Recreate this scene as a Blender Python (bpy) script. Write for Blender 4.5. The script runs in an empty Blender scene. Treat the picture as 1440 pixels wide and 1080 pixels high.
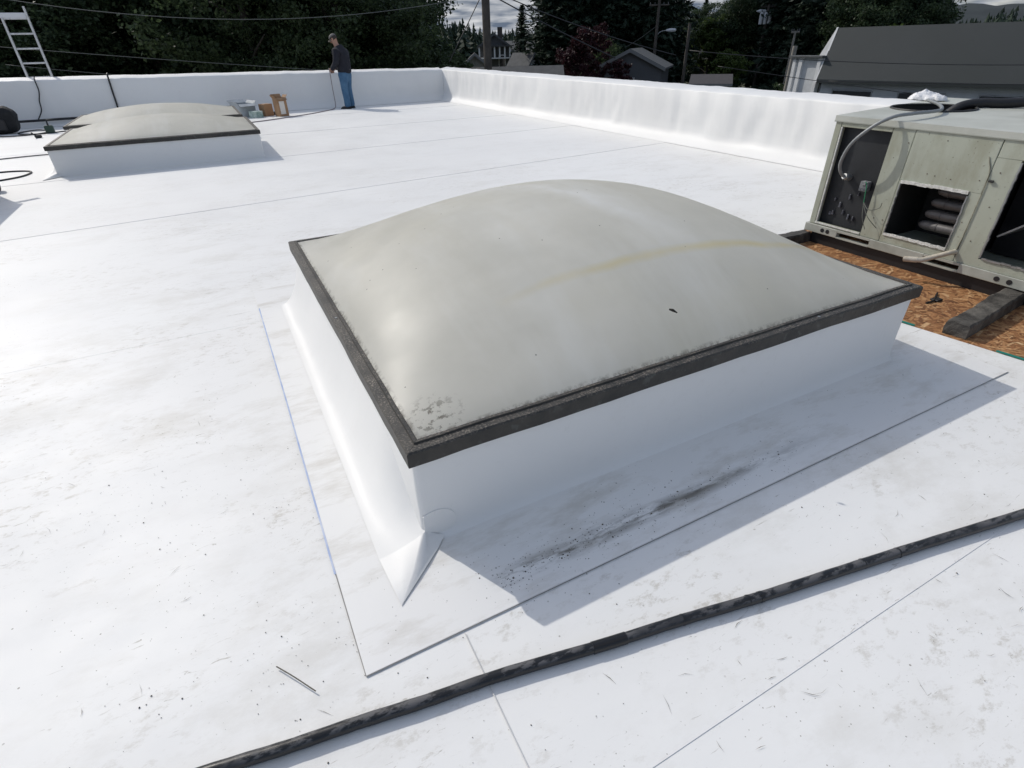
import bpy, bmesh, math, random
import numpy as np
from mathutils import Vector, Matrix, noise

rnd = random.Random(7)
rng = np.random.default_rng(7)
sc = bpy.context.scene
COL = sc.collection
GZ = -4.5                                   # street level; the roof membrane is z = 0

# ------------------------------------------------------------------ camera
cam_d = bpy.data.cameras.new('camera')
cam = bpy.data.objects.new('camera', cam_d)
COL.objects.link(cam)
cam_d.sensor_width = 36.0
cam_d.lens = 757.48 / 1440 * 36
cam_d.clip_start = 0.05
cam_d.clip_end = 9000
cR = Vector((0.88669, -0.46183, -0.02211)); cU = Vector((0.26326, 0.46498, 0.84527)); cF = Vector((0.38009, 0.75532, -0.53388))
cam.matrix_world = Matrix(((cR.x, cU.x, -cF.x, 0), (cR.y, cU.y, -cF.y, 0), (cR.z, cU.z, -cF.z, 1.45), (0, 0, 0, 1)))
sc.camera = cam

# ------------------------------------------------------------------ light
SUN_EL = math.radians(38.5)
SUN_AZ = math.radians(-25.5)                # from +Y towards -X
world = bpy.data.worlds.new('World'); sc.world = world; world.use_nodes = True
wn, wl = world.node_tree.nodes, world.node_tree.links
wn.clear()
w_out = wn.new('ShaderNodeOutputWorld'); w_bg = wn.new('ShaderNodeBackground'); w_sky = wn.new('ShaderNodeTexSky')
w_sky.sky_type = 'NISHITA'; w_sky.sun_disc = False; w_sky.sun_elevation = SUN_EL; w_sky.sun_rotation = SUN_AZ
w_sky.air_density = 1.0; w_sky.dust_density = 1.8; w_sky.ozone_density = 1.0
w_bg.inputs['Strength'].default_value = 0.15
w_tc = wn.new('ShaderNodeTexCoord'); w_sep = wn.new('ShaderNodeSeparateXYZ'); wl.new(w_tc.outputs['Generated'], w_sep.inputs[0])
def wmath(op, a, b):
    n = wn.new('ShaderNodeMath'); n.operation = op
    for i, v in enumerate((a, b)):
        if isinstance(v, (int, float)): n.inputs[i].default_value = v
        elif v is not None: wl.new(v, n.inputs[i])
    return n.outputs[0]
w_den = wmath('ADD', wmath('MAXIMUM', w_sep.outputs[2], 0.0), 0.12)
w_cmb = wn.new('ShaderNodeCombineXYZ')
wl.new(wmath('DIVIDE', w_sep.outputs[0], w_den), w_cmb.inputs[0]); wl.new(wmath('DIVIDE', w_sep.outputs[1], w_den), w_cmb.inputs[1])
w_no = wn.new('ShaderNodeTexNoise'); w_no.inputs['Scale'].default_value = 1.15; w_no.inputs['Detail'].default_value = 8; w_no.inputs['Roughness'].default_value = .58
wl.new(w_cmb.outputs[0], w_no.inputs['Vector'])
w_ra = wn.new('ShaderNodeValToRGB'); w_ra.color_ramp.elements[0].position = .40; w_ra.color_ramp.elements[1].position = .60
wl.new(wmath('ADD', w_no.outputs[0], wmath('MULTIPLY', wmath('SUBTRACT', 1.0, wmath('MINIMUM', wmath('MULTIPLY', wmath('MAXIMUM', w_sep.outputs[2], 0.0), 2.6), 1.0)), .20)), w_ra.inputs[0])   # cloud cover thickens towards the horizon
w_no2 = wn.new('ShaderNodeTexNoise'); w_no2.inputs['Scale'].default_value = 2.7; w_no2.inputs['Detail'].default_value = 6
wl.new(w_cmb.outputs[0], w_no2.inputs['Vector'])
w_rc = wn.new('ShaderNodeValToRGB')          # the clouds: grey bellies to white tops
w_rc.color_ramp.elements[0].position = .35; w_rc.color_ramp.elements[0].color = (.70, .90, 1.25, 1)
w_rc.color_ramp.elements[1].position = .68; w_rc.color_ramp.elements[1].color = (3.7, 3.75, 3.85, 1)
wl.new(w_no2.outputs[0], w_rc.inputs[0])
w_mx = wn.new('ShaderNodeMix'); w_mx.data_type = 'RGBA'
wl.new(w_ra.outputs[0], w_mx.inputs[0]); wl.new(w_sky.outputs[0], w_mx.inputs[6]); wl.new(w_rc.outputs[0], w_mx.inputs[7])
wl.new(w_mx.outputs[2], w_bg.inputs['Color']); wl.new(w_bg.outputs[0], w_out.inputs[0])

sun_d = bpy.data.lights.new('sun', 'SUN'); sun_d.energy = 2.0; sun_d.angle = math.radians(.53); sun_d.color = (1.0, .955, .875)
sun = bpy.data.objects.new('sun', sun_d); COL.objects.link(sun)
to_sun = Vector((math.sin(SUN_AZ) * math.cos(SUN_EL), math.cos(SUN_AZ) * math.cos(SUN_EL), math.sin(SUN_EL)))
sun.rotation_euler = to_sun.to_track_quat('Z', 'Y').to_euler()

sc.cycles.diffuse_bounces = 8
sc.view_settings.view_transform = 'Standard'; sc.view_settings.look = 'None'
sc.view_settings.gamma = 1.0; sc.view_settings.exposure = 0.3; sc.view_settings.use_curve_mapping = False

# ------------------------------------------------------------------ material helpers
class NT:
    def __init__(self, name):
        self.m = bpy.data.materials.new(name); self.m.use_nodes = True
        self.n = self.m.node_tree.nodes; self.l = self.m.node_tree.links
        self.b = self.n['Principled BSDF']
        self.tc = self.n.new('ShaderNodeTexCoord')
    def link(self, a, b): self.l.new(a, b)
    def put(self, node, idx, v):
        if v is None: return
        if hasattr(v, 'is_output'): self.l.new(v, node.inputs[idx])
        else: node.inputs[idx].default_value = v
    def math(self, op, a, b=None, c=None, clamp=False):
        n = self.n.new('ShaderNodeMath'); n.operation = op; n.use_clamp = clamp
        for i, v in enumerate((a, b, c)): self.put(n, i, v)
        return n.outputs[0]
    def mapping(self, scale=(1, 1, 1), rot=(0, 0, 0), loc=(0, 0, 0), src='Object', vec=None):
        n = self.n.new('ShaderNodeMapping'); n.inputs['Scale'].default_value = scale
        n.inputs['Rotation'].default_value = rot; n.inputs['Location'].default_value = loc
        self.link(vec if vec is not None else self.tc.outputs[src], n.inputs['Vector']); return n.outputs[0]
    def noise(self, scale, detail=4, rough=.55, vec=None, dist=0.0):
        n = self.n.new('ShaderNodeTexNoise'); n.inputs['Scale'].default_value = scale
        n.inputs['Detail'].default_value = detail; n.inputs['Roughness'].default_value = rough; n.inputs['Distortion'].default_value = dist
        self.link(vec if vec is not None else self.tc.outputs['Object'], n.inputs['Vector']); return n.outputs[0]
    def voro(self, scale, vec=None, feature='F1'):
        n = self.n.new('ShaderNodeTexVoronoi'); n.inputs['Scale'].default_value = scale; n.feature = feature
        self.link(vec if vec is not None else self.tc.outputs['Object'], n.inputs['Vector']); return n
    def ramp(self, fac, lo, hi, a=0.0, b=1.0):
        n = self.n.new('ShaderNodeMapRange'); n.inputs[1].default_value = lo; n.inputs[2].default_value = hi
        n.inputs[3].default_value = a; n.inputs[4].default_value = b
        self.link(fac, n.inputs[0]); return n.outputs[0]
    def mix(self, fac, a, b, blend='MIX'):
        n = self.n.new('ShaderNodeMix'); n.data_type = 'RGBA'; n.blend_type = blend
        for i, v in ((0, fac), (6, a), (7, b)):
            if isinstance(v, tuple) and len(v) == 3: v = v + (1,)
            self.put(n, i, v)
        return n.outputs[2]
    def bump(self, h, strength=.3, dist=.01, prev=None):
        n = self.n.new('ShaderNodeBump'); n.inputs['Strength'].default_value = strength; n.inputs['Distance'].default_value = dist
        self.link(h, n.inputs['Height'])
        if prev is not None: self.link(prev, n.inputs['Normal'])
        self.link(n.outputs[0], self.b.inputs['Normal']); return n.outputs[0]
    def set(self, key, v):
        s = self.b.inputs[key]
        if hasattr(v, 'is_output'): self.link(v, s)
        else: s.default_value = (v + (1,)) if isinstance(v, tuple) and len(v) == 3 and s.type == 'RGBA' else v

MATS = {}
def M(name, col, rough=.6, metal=0.0, var=None, var_scale=6, bump=None, island=0.0, spec=None):
    """plain material with wear: var = second colour mixed in by noise; bump = (scale, strength, distance)"""
    if name in MATS: return MATS[name]
    t = NT(name); c = None
    if var is not None:
        c = t.mix(t.ramp(t.noise(var_scale, 6, .6), .38, .68), col, var)
    if island:
        g = t.n.new('ShaderNodeNewGeometry')
        hsv = t.n.new('ShaderNodeHueSaturation')
        t.put(hsv, 'Value', t.ramp(g.outputs['Random Per Island'], 0, 1, 1 - island, 1 + island))
        t.put(hsv, 'Color', c if c is not None else col + (1,)); c = hsv.outputs[0]
    t.set('Base Color', c if c is not None else col)
    t.set('Roughness', rough); t.set('Metallic', metal)
    if spec is not None: t.set('Specular IOR Level', spec)
    if bump: t.bump(t.noise(bump[0], 5, .6), bump[1], bump[2])
    MATS[name] = t.m
    return t.m

def membrane_mat(name, dirt=1.0, seams=False):
    t = NT(name)
    P = t.tc.outputs['Object']
    big = t.noise(.55, 3, .5)
    base = t.mix(t.ramp(big, .35, .7), (.795, .796, .784), (.755, .753, .742))
    # foot-traffic smudges: heaviest round the work area, thinning out across the far field
    sepm = t.n.new('ShaderNodeSeparateXYZ'); t.link(P, sepm.inputs[0])
    traf = t.ramp(sepm.outputs[1], 3.0, 9.0, 1.0, .30)
    v1 = t.mapping((1.0, 1.7, 1), (0, 0, .35))
    zone = t.ramp(t.noise(.75, 3, .5, t.mapping((1, 1.6, 1), (0, 0, .2), (5, 2, 0))), .40, .56)
    zone = t.math('MULTIPLY', zone, traf)
    sm = t.math('MULTIPLY', t.ramp(t.noise(2.2, 9, .72, v1), .47, .64, 0, .36 * dirt), zone)
    base = t.mix(sm, base, (.50, .475, .42))
    v2 = t.mapping((13, 22, 13), (0, 0, .45))
    patch = t.math('MULTIPLY', t.ramp(t.noise(1.1, 4, .6), .46, .58), traf)
    sm2 = t.math('MULTIPLY', t.ramp(t.noise(1.0, 7, .75, v2), .53, .64, 0, .52 * dirt), patch)
    base = t.mix(sm2, base, (.40, .37, .31))
    # short scuffs in several directions
    for k, (rz, sc_) in enumerate(((.9, 1.6), (-.6, 2.1), (.15, 1.3), (1.6, 1.8))):
        v = t.mapping((6 * sc_, 34 * sc_, 4), (0, 0, rz), (k * 3.1, k * 1.7, 0))
        s = t.math('MULTIPLY', t.ramp(t.noise(1.0, 5, .6, v, 1.6), .655, .70, 0, .62 * dirt), traf)
        gate = t.ramp(t.noise(2.6, 3, .5, t.mapping((1, 1, 1), (0, 0, 0), (k * 9., 4, 0))), .54, .60)
        base = t.mix(t.math('MULTIPLY', s, gate), base, (.36, .34, .30))
    # specks of grit
    for k, (s_, rad) in enumerate(((34, .10), (70, .12))):
        vo = t.voro(s_)
        w = t.n.new('ShaderNodeTexWhiteNoise'); t.link(vo.outputs['Position'], w.inputs['Vector'])
        on = t.math('GREATER_THAN', w.outputs[0], .76)
        gate = t.ramp(t.noise(1.3, 4, .6, t.mapping((1, 1, 1), (0, 0, 0), (k * 5. + 2, 1, 0))), .48, .62)
        d = t.math('MULTIPLY', t.math('MULTIPLY', t.math('LESS_THAN', vo.outputs['Distance'], rad), on), gate)
        base = t.mix(t.math('MULTIPLY', d, .72 * dirt), base, (.16, .14, .11))
    t.set('Base Color', base)
    t.set('Roughness', t.ramp(t.noise(1.3, 5, .6), .35, .7, .46, .62))
    t.set('Specular IOR Level', .27)
    b1 = t.bump(t.noise(1.1, 3, .5, t.mapping((1, 2.2, 1), (0, 0, .2))), .35, .02)
    t.bump(t.noise(60, 3, .6), .06, .002, b1)
    return t.m

def roof_mat():
    """the field sheets: membrane plus the tracked dirt lying in front of the near skylight"""
    m = membrane_mat('roof_membrane', 1.0)
    return m

MEM = membrane_mat('roof_membrane', 1.0)
MEMC = membrane_mat('clean_membrane', .10)

def skirt_mat():
    t = NT('skirt_membrane')
    sep = t.n.new('ShaderNodeSeparateXYZ'); t.link(t.tc.outputs['Object'], sep.inputs[0])
    X, Y = sep.outputs[0], sep.outputs[1]
    base = t.mix(t.ramp(t.noise(.7, 3, .5), .35, .7), (.79, .79, .778), (.748, .745, .735))
    # a scraped dirty streak running parallel to the skirt's front edge (local y about -.26)
    wob = t.math('MULTIPLY', t.math('SUBTRACT', t.noise(3.0, 3, .5), .5), .05)
    d = t.math('ABSOLUTE', t.math('ADD', t.math('SUBTRACT', Y, -.262), wob))
    band = t.ramp(d, .004, .045, 1, 0)
    rngx = t.math('MULTIPLY', t.ramp(X, .12, .22), t.ramp(X, 1.0, 1.75, 1, 0))
    n = t.ramp(t.noise(1.0, 6, .7, t.mapping((3.2, 14, 1), (0, 0, .12))), .42, .56)
    st = t.math('MULTIPLY', t.math('MULTIPLY', band, rngx), n)
    base = t.mix(st, base, (.17, .16, .14))
    sm = t.ramp(t.noise(2.2, 8, .7, t.mapping((1, 3, 1), (0, 0, .3))), .50, .66, 0, .45)
    base = t.mix(sm, base, (.46, .43, .37))
    for k, (s_, rad) in enumerate(((40, .13), (80, .15))):
        vo = t.voro(s_)
        w = t.n.new('ShaderNodeTexWhiteNoise'); t.link(vo.outputs['Position'], w.inputs['Vector'])
        on = t.math('GREATER_THAN', w.outputs[0], .78)
        gate = t.math('ADD', t.math('MULTIPLY', t.ramp(d, .0, .12, 1, 0), rngx), t.ramp(t.noise(2, 3), .55, .7, 0, .8), clamp=True)
        dd = t.math('MULTIPLY', t.math('MULTIPLY', t.math('LESS_THAN', vo.outputs['Distance'], rad), on), gate)
        base = t.mix(t.math('MULTIPLY', dd, .8), base, (.10, .09, .08))
    t.set('Base Color', base); t.set('Roughness', .46)
    t.bump(t.noise(1.4, 3, .5), .3, .015)
    return t.m
SKIRT = skirt_mat()

def dome_mat(name, stain=True):
    t = NT(name)
    sep = t.n.new('ShaderNodeSeparateXYZ'); t.link(t.tc.outputs['Object'], sep.inputs[0])
    n1 = t.noise(1.5, 5, .6)
    base = t.mix(t.ramp(n1, .35, .68), (.86, .845, .785), (.76, .75, .69))
    runs = t.ramp(t.noise(1.0, 5, .65, t.mapping((2.2, .5, .7), (0, 0, -.25))), .50, .72, 0, .7)
    base = t.mix(runs, base, (.93, .93, .90))
    if stain:
        wob = t.math('MULTIPLY', t.math('SUBTRACT', t.noise(1.7, 3, .5), .5), .09)
        d = t.math('ABSOLUTE', t.math('ADD', t.math('SUBTRACT', sep.outputs[1], .46), wob))
        g = t.math('MULTIPLY', t.ramp(d, .004, .036, 1, 0), t.ramp(sep.outputs[0], .5, 1.1))
        g = t.math('MULTIPLY', g, t.ramp(t.noise(5, 4, .6), .3, .6, .25, .75))
        base = t.mix(g, base, (.80, .71, .42))
        yl = t.ramp(t.noise(1.1, 3, .5, t.mapping((1, 1, 1), (0, 0, 0), (3, 8, 1))), .55, .75, 0, .35)
        base = t.mix(yl, base, (.80, .765, .62))
    if stain:
        ex = t.math('MINIMUM', t.math('ABSOLUTE', t.math('SUBTRACT', sep.outputs[0], .042)), t.math('ABSOLUTE', t.math('SUBTRACT', sep.outputs[1], .038)))
        dep = t.math('MULTIPLY', t.ramp(ex, .0, .016, 1, 0), t.ramp(t.noise(30, 6, .75), .44, .58, 0, .8))
        cdx = t.n.new('ShaderNodeVectorMath'); cdx.operation = 'DISTANCE'; t.link(t.tc.outputs['Object'], cdx.inputs[0]); cdx.inputs[1].default_value = (.12, .11, .43)
        dep = t.math('MAXIMUM', dep, t.math('MULTIPLY', t.ramp(cdx.outputs['Value'], .03, .13, 1, 0), t.ramp(t.noise(34, 5, .7), .52, .58, 0, .8)))
        base = t.mix(dep, base, (.17, .15, .12))
        # a paler, noise-edged slanting band over the crown
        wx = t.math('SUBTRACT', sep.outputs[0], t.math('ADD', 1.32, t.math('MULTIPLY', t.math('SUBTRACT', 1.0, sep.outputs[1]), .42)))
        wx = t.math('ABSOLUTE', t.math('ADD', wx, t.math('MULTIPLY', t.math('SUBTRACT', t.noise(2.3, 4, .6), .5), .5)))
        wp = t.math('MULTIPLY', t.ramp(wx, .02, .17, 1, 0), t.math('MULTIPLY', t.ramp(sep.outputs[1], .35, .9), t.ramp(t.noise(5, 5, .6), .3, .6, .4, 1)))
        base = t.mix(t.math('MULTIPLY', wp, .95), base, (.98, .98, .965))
        base = t.mix(t.math('MULTIPLY', t.ramp(t.noise(1.3, 4, .6, t.mapping((1, 1, 1), (0, 0, 0), (9, 2, 4))), .50, .62), .35), base, (.70, .69, .63))
    vo = t.voro(26)
    w = t.n.new('ShaderNodeTexWhiteNoise'); t.link(vo.outputs['Position'], w.inputs['Vector'])
    sp = t.math('MULTIPLY', t.math('LESS_THAN', vo.outputs['Distance'], .09), t.math('GREATER_THAN', w.outputs[0], .95))
    base = t.mix(t.math('MULTIPLY', sp, .7), base, (.12, .11, .09))
    t.set('Base Color', base)
    t.set('Roughness', t.ramp(t.noise(4, 5, .6), .3, .7, .34, .50))
    t.set('Specular IOR Level', .5)
    t.bump(t.noise(2.0, 3, .5), .10, .01)
    # chalky acrylic: part of the light goes through into the white shaft and back out
    tr = t.n.new('ShaderNodeBsdfTranslucent'); t.link(base, tr.inputs['Color'])
    mx = t.n.new('ShaderNodeMixShader'); mx.inputs[0].default_value = .60
    t.link(t.b.outputs[0], mx.inputs[1]); t.link(tr.outputs[0], mx.inputs[2]); t.link(mx.outputs[0], t.n['Material Output'].inputs['Surface'])
    return t.m
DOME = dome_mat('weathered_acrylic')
DOME_FAR = dome_mat('weathered_acrylic_far', False)

def frame_mat():
    t = NT('weathered_frame')
    geo = t.n.new('ShaderNodeNewGeometry'); sep = t.n.new('ShaderNodeSeparateXYZ'); t.link(geo.outputs['Normal'], sep.inputs[0])
    base = t.mix(t.ramp(t.noise(7, 6, .65), .4, .65), (.022, .021, .019), (.05, .045, .038))
    grit = t.ramp(t.noise(130, 4, .7), .50, .64)
    zone = t.ramp(t.noise(5, 5, .65), .34, .55)
    up = t.ramp(sep.outputs[2], .5, .9)     # grit lies on the top faces only
    base = t.mix(t.math('MULTIPLY', t.math('MULTIPLY', grit, zone), t.math('MULTIPLY', up, .85)), base, (.27, .235, .19))
    base = t.mix(t.ramp(t.noise(24, 3, .5), .62, .72, 0, .4), base, (.10, .11, .10))
    t.set('Base Color', base); t.set('Roughness', .55)
    t.bump(t.noise(120, 4, .7), .35, .003)
    return t.m
FRAME = frame_mat()

def osb_mat():
    t = NT('osb')
    g = t.n.new('ShaderNodeNewGeometry')
    cr = t.n.new('ShaderNodeValToRGB'); t.link(g.outputs['Random Per Island'], cr.inputs[0])
    e = cr.color_ramp.elements
    e[0].color = (.15, .062, .025, 1); e[1].color = (.66, .44, .24, 1)
    for p_, c_ in ((.22, (.27, .12, .048)), (.5, (.37, .175, .07)), (.78, (.47, .25, .11)), (.93, (.56, .33, .16))):
        x = cr.color_ramp.elements.new(p_); x.color = c_ + (1,)
    f = t.noise(1.0, 4, .65, t.mapping((40, 40, 40)))
    base = t.mix(t.ramp(f, .40, .70, 0, .55), cr.outputs[0], (.13, .058, .024))
    t.set('Base Color', base); t.set('Roughness', .65)
    t.bump(f, .25, .002)
    return t.m
OSB = osb_mat()

def pipe_mat():
    t = NT('scuffed_sheen_pipe')
    n = t.noise(1.0, 8, .72, t.mapping((15, 34, 34), (0, 0, .17)))
    zone = t.ramp(t.noise(2.2, 4, .6), .40, .52)
    geo = t.n.new('ShaderNodeNewGeometry'); sep = t.n.new('ShaderNodeSeparateXYZ'); t.link(geo.outputs['Normal'], sep.inputs[0])
    wear = t.math('MULTIPLY', t.math('MULTIPLY', t.ramp(n, .46, .53), zone), t.ramp(sep.outputs[2], .45, .85))   # scuffs along its crown; their grey also paints the sheen there
    base = t.mix(wear, (.009, .010, .012), (.095, .095, .10))
    t.set('Base Color', base); t.set('Roughness', t.mix(wear, (.33, .33, .33), (.7, .7, .7)))
    t.bump(n, .35, .003)
    return t.m

def hvac_mat():
    t = NT('aged_beige_paint')
    base = t.mix(t.ramp(t.noise(1.6, 5, .6), .35, .7), (.42, .445, .37), (.345, .365, .30))
    st = t.ramp(t.noise(1.0, 6, .7, t.mapping((5, 7, 1.2))), .58, .8, 0, .5)
    base = t.mix(st, base, (.22, .21, .15))
    gz = t.math('MULTIPLY', t.ramp(t.noise(2.6, 6, .7, t.mapping((1, 1.2, .5), (0, 0, 0), (4, 1, 2))), .48, .62), .55)
    base = t.mix(gz, base, (.27, .265, .19))
    ch = t.ramp(t.noise(38, 4, .7), .64, .70, 0, .75)
    base = t.mix(ch, base, (.09, .075, .055))
    t.set('Base Color', base); t.set('Roughness', .5)
    t.bump(t.noise(3, 2, .5), .12, .02)
    return t.m
HVAC = hvac_mat()

def leaf_mat(name, c1, c2, trans=.3, rough=.5):
    t = NT(name)
    g = t.n.new('ShaderNodeNewGeometry')
    big = t.noise(.35, 3, .5)
    col = t.mix(t.math('ADD', t.math('MULTIPLY', g.outputs['Random Per Island'], .6), t.math('MULTIPLY', big, .5), clamp=True), c1, c2)
    t.set('Base Color', col); t.set('Roughness', rough); t.set('Specular IOR Level', .25)
    tr = t.n.new('ShaderNodeBsdfTranslucent'); t.link(col, tr.inputs['Color'])
    mx = t.n.new('ShaderNodeMixShader'); mx.inputs[0].default_value = trans
    out = t.n['Material Output']
    t.link(t.b.outputs[0], mx.inputs[1]); t.link(tr.outputs[0], mx.inputs[2]); t.link(mx.outputs[0], out.inputs['Surface'])
    return t.m

# ------------------------------------------------------------------ mesh helpers
class MB:
    """collects verts and faces in world coordinates; one MB becomes one mesh object"""
    def __init__(self): self.v = []; self.f = []
    def add(self, vs, fs):
        o = len(self.v); self.v += [tuple(x) for x in vs]; self.f += [tuple(i + o for i in q) for q in fs]; return self
    def box(self, a, b, ch=0.0, mtx=None):
        x0, y0, z0 = a; x1, y1, z1 = b
        c = Vector(((x0 + x1) / 2, (y0 + y1) / 2, (z0 + z1) / 2)); s = Vector((x1 - x0, y1 - y0, z1 - z0))
        bm = bmesh.new(); bmesh.ops.create_cube(bm, size=1.0)
        for q in bm.verts: q.co = Vector((q.co.x * s.x, q.co.y * s.y, q.co.z * s.z))
        if ch > 0: bmesh.ops.bevel(bm, geom=list(bm.edges), offset=ch, segments=1, affect='EDGES')
        for q in bm.verts:
            q.co = q.co + c
            if mtx is not None: q.co = mtx @ q.co
        bm.verts.index_update()
        self.add([tuple(q.co) for q in bm.verts], [[w.index for w in f.verts] for f in bm.faces]); bm.free(); return self
    def tube(self, pts, r, n=8, caps=True):
        pts = [Vector(p) for p in pts]; m = len(pts)
        rs = r if isinstance(r, (list, tuple)) else [r] * m
        vs, fs = [], []
        up = None
        for i, p in enumerate(pts):
            t = (pts[min(i + 1, m - 1)] - pts[max(i - 1, 0)]).normalized()
            if up is None:
                up = Vector((0, 0, 1)) if abs(t.z) < .9 else Vector((1, 0, 0))
            a = t.cross(up)
            if a.length < 1e-5: a = t.cross(Vector((1, 0, 0)))
            a.normalize(); b = a.cross(t).normalized(); up = b
            for k in range(n):
                an = 2 * math.pi * k / n
                vs.append(p + (a * math.cos(an) + b * math.sin(an)) * rs[i])
        for i in range(m - 1):
            for k in range(n):
                k2 = (k + 1) % n
                fs.append((i * n + k, i * n + k2, (i + 1) * n + k2, (i + 1) * n + k))
        if caps: fs += [tuple(range(n - 1, -1, -1)), tuple((m - 1) * n + k for k in range(n))]
        return self.add(vs, fs)
    def prism(self, poly, z0, z1):
        n = len(poly)
        vs = [(x, y, z0) for x, y in poly] + [(x, y, z1) for x, y in poly]
        fs = [tuple(range(n - 1, -1, -1)), tuple(range(n, 2 * n))] + [(i, (i + 1) % n, n + (i + 1) % n, n + i) for i in range(n)]
        return self.add(vs, fs)
    def disc_cyl(self, c, axis, r, h, n=16):
        c = Vector(c); ax = Vector(axis).normalized()
        return self.tube([c - ax * h / 2, c + ax * h / 2], r, n)
    def grid(self, fn, nu, nv):
        vs = [fn(i / nu, j / nv) for j in range(nv + 1) for i in range(nu + 1)]
        fs = [(j * (nu + 1) + i, j * (nu + 1) + i + 1, (j + 1) * (nu + 1) + i + 1, (j + 1) * (nu + 1) + i) for j in range(nv) for i in range(nu)]
        return self.add(vs, fs)

def root_loc(o):
    while o.parent: o = o.parent
    return o.location

def obj(name, mb, mat, parent=None, smooth=False, loc=None):
    me = bpy.data.meshes.new(name)
    v = mb.v
    if parent is not None:
        L = root_loc(parent); v = [(x - L.x, y - L.y, z - L.z) for x, y, z in v]
    elif loc is not None:
        v = [(x - loc[0], y - loc[1], z - loc[2]) for x, y, z in v]
    me.from_pydata(v, [], mb.f); me.validate(); me.update()
    bm = bmesh.new(); bm.from_mesh(me); bmesh.ops.recalc_face_normals(bm, faces=list(bm.faces)); bm.to_mesh(me); bm.free()
    if mat is not None: me.materials.append(mat)
    if smooth:
        me.shade_smooth()
        if smooth is not True: me.set_sharp_from_angle(angle=math.radians(smooth))
    o = bpy.data.objects.new(name, me); COL.objects.link(o)
    if parent is not None: o.parent = parent
    elif loc is not None: o.location = loc
    return o

def tag(o, label=None, cat=None, group=None, kind=None):
    if label: o['label'] = label
    if cat: o['category'] = cat
    if group: o['group'] = group
    if kind: o['kind'] = kind
    return o

def thing(name, loc, label, cat, group=None):
    o = bpy.data.objects.new(name, None); COL.objects.link(o); o.location = loc; o.empty_display_size = .1
    return tag(o, label, cat, group)

def copy_tree(o, parent=None):
    c = o.copy(); COL.objects.link(c)
    if parent is not None: c.parent = parent
    for ch in list(o.children): copy_tree(ch, c)
    return c

def fast_mesh(name, V, F, mat, parent=None, loc=None):
    """V (n,3) float array, F (m,4) int array of quads"""
    me = bpy.data.meshes.new(name)
    V = np.asarray(V, np.float32); F = np.asarray(F, np.int32)
    me.vertices.add(len(V)); me.vertices.foreach_set('co', V.ravel())
    k = F.shape[1]
    me.loops.add(F.size); me.loops.foreach_set('vertex_index', F.ravel())
    me.polygons.add(len(F)); me.polygons.foreach_set('loop_start', np.arange(0, F.size, k, dtype=np.int32))
    me.update(calc_edges=True)
    me.materials.append(mat)
    o = bpy.data.objects.new(name, me); COL.objects.link(o)
    if parent is not None: o.parent = parent
    if loc is not None: o.location = loc
    return o

def smooth_path(pts, n=8):
    """Catmull-Rom through the points"""
    P = [Vector(p) for p in pts]; P = [P[0] * 2 - P[1]] + P + [P[-1] * 2 - P[-2]]
    out = []
    for i in range(1, len(P) - 2):
        for k in range(n):
            t = k / n; a, b, c, d = P[i - 1], P[i], P[i + 1], P[i + 2]
            out.append(.5 * ((2 * b) + (c - a) * t + (2 * a - 5 * b + 4 * c - d) * t * t + (3 * b - a - 3 * c + d) * t ** 3))
    out.append(P[-2]); return out

def fbm(x, y, z, s): return noise.fractal(Vector((x * s, y * s, z * s)), .6, 2.0, 4)

# ------------------------------------------------------------------ plain materials
M_dark = M('soot_dark', (.02, .021, .022), .6, var=(.035, .034, .032))
M_black = M('black_rubber', (.014, .014, .016), .5)
M_deck = M('old_decking', (.09, .07, .05), .8)
M_galv = M('galvanised', (.42, .43, .43), .42, .7, var=(.3, .31, .31), var_scale=14)
M_alu = M('aluminium', (.62, .63, .64), .4, .55, var=(.5, .5, .5), var_scale=20)
M_bright = M('cut_bright_edge', (.75, .75, .72), .5, var=(.5, .5, .46), var_scale=40, bump=(60, .6, .01))
M_card = M('cardboard', (.36, .22, .12), .8, var=(.29, .17, .09), bump=(30, .1, .003))
M_paper = M('printed_paper', (.70, .66, .60), .7)
M_grey_roof = M('asphalt_shingle', (.085, .088, .09), .85, var=(.06, .062, .065), var_scale=2.5, bump=(20, .3, .02))
M_brown_roof = M('brown_shingle', (.075, .066, .06), .85, var=(.05, .045, .042), var_scale=2, bump=(20, .3, .02))
M_metal_roof = M('dark_metal_roof', (.034, .041, .044), .7, var=(.027, .034, .035), var_scale=.35)
M_white_paint = M('white_paint', (.74, .75, .76), .6, var=(.62, .63, .64), var_scale=2)
M_grey_siding = M('grey_siding', (.50, .53, .57), .7, var=(.44, .47, .51), var_scale=1.5)
M_dkgrey = M('dark_grey_paint', (.10, .105, .11), .75, var=(.07, .075, .08))
M_tan = M('tan_paint', (.20, .19, .165), .75, var=(.15, .145, .13))
M_green_paint = M('teal_paint', (.10, .16, .155), .7, var=(.08, .13, .125))
M_glass = M('window_glass', (.012, .014, .018), .08, spec=.8)
M_wood_pole = M('weathered_pole_wood', (.085, .075, .065), .85, var=(.05, .044, .04), var_scale=3, bump=(14, .5, .02))
M_grey_pole = M('silvered_pole_wood', (.26, .245, .22), .85, var=(.18, .17, .155), var_scale=3)
M_wire = M('wire', (.03, .03, .033), .5)
M_wire_pale = M('pale_wire', (.11, .12, .12), .5)
M_bark = M('bark', (.05, .042, .034), .9, var=(.03, .026, .022), bump=(9, .7, .03))
L_broad = leaf_mat('broadleaf', (.024, .042, .024), (.066, .10, .048), .34)
L_lit = leaf_mat('glossy_lit_broadleaf', (.020, .036, .020), (.10, .14, .065), .50, .34)  # glossy leaf; the sunlit sparkle is also put into its lighter second colour
L_con = leaf_mat('conifer_needles', (.018, .032, .024), (.040, .064, .040), .16, .65)
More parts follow.
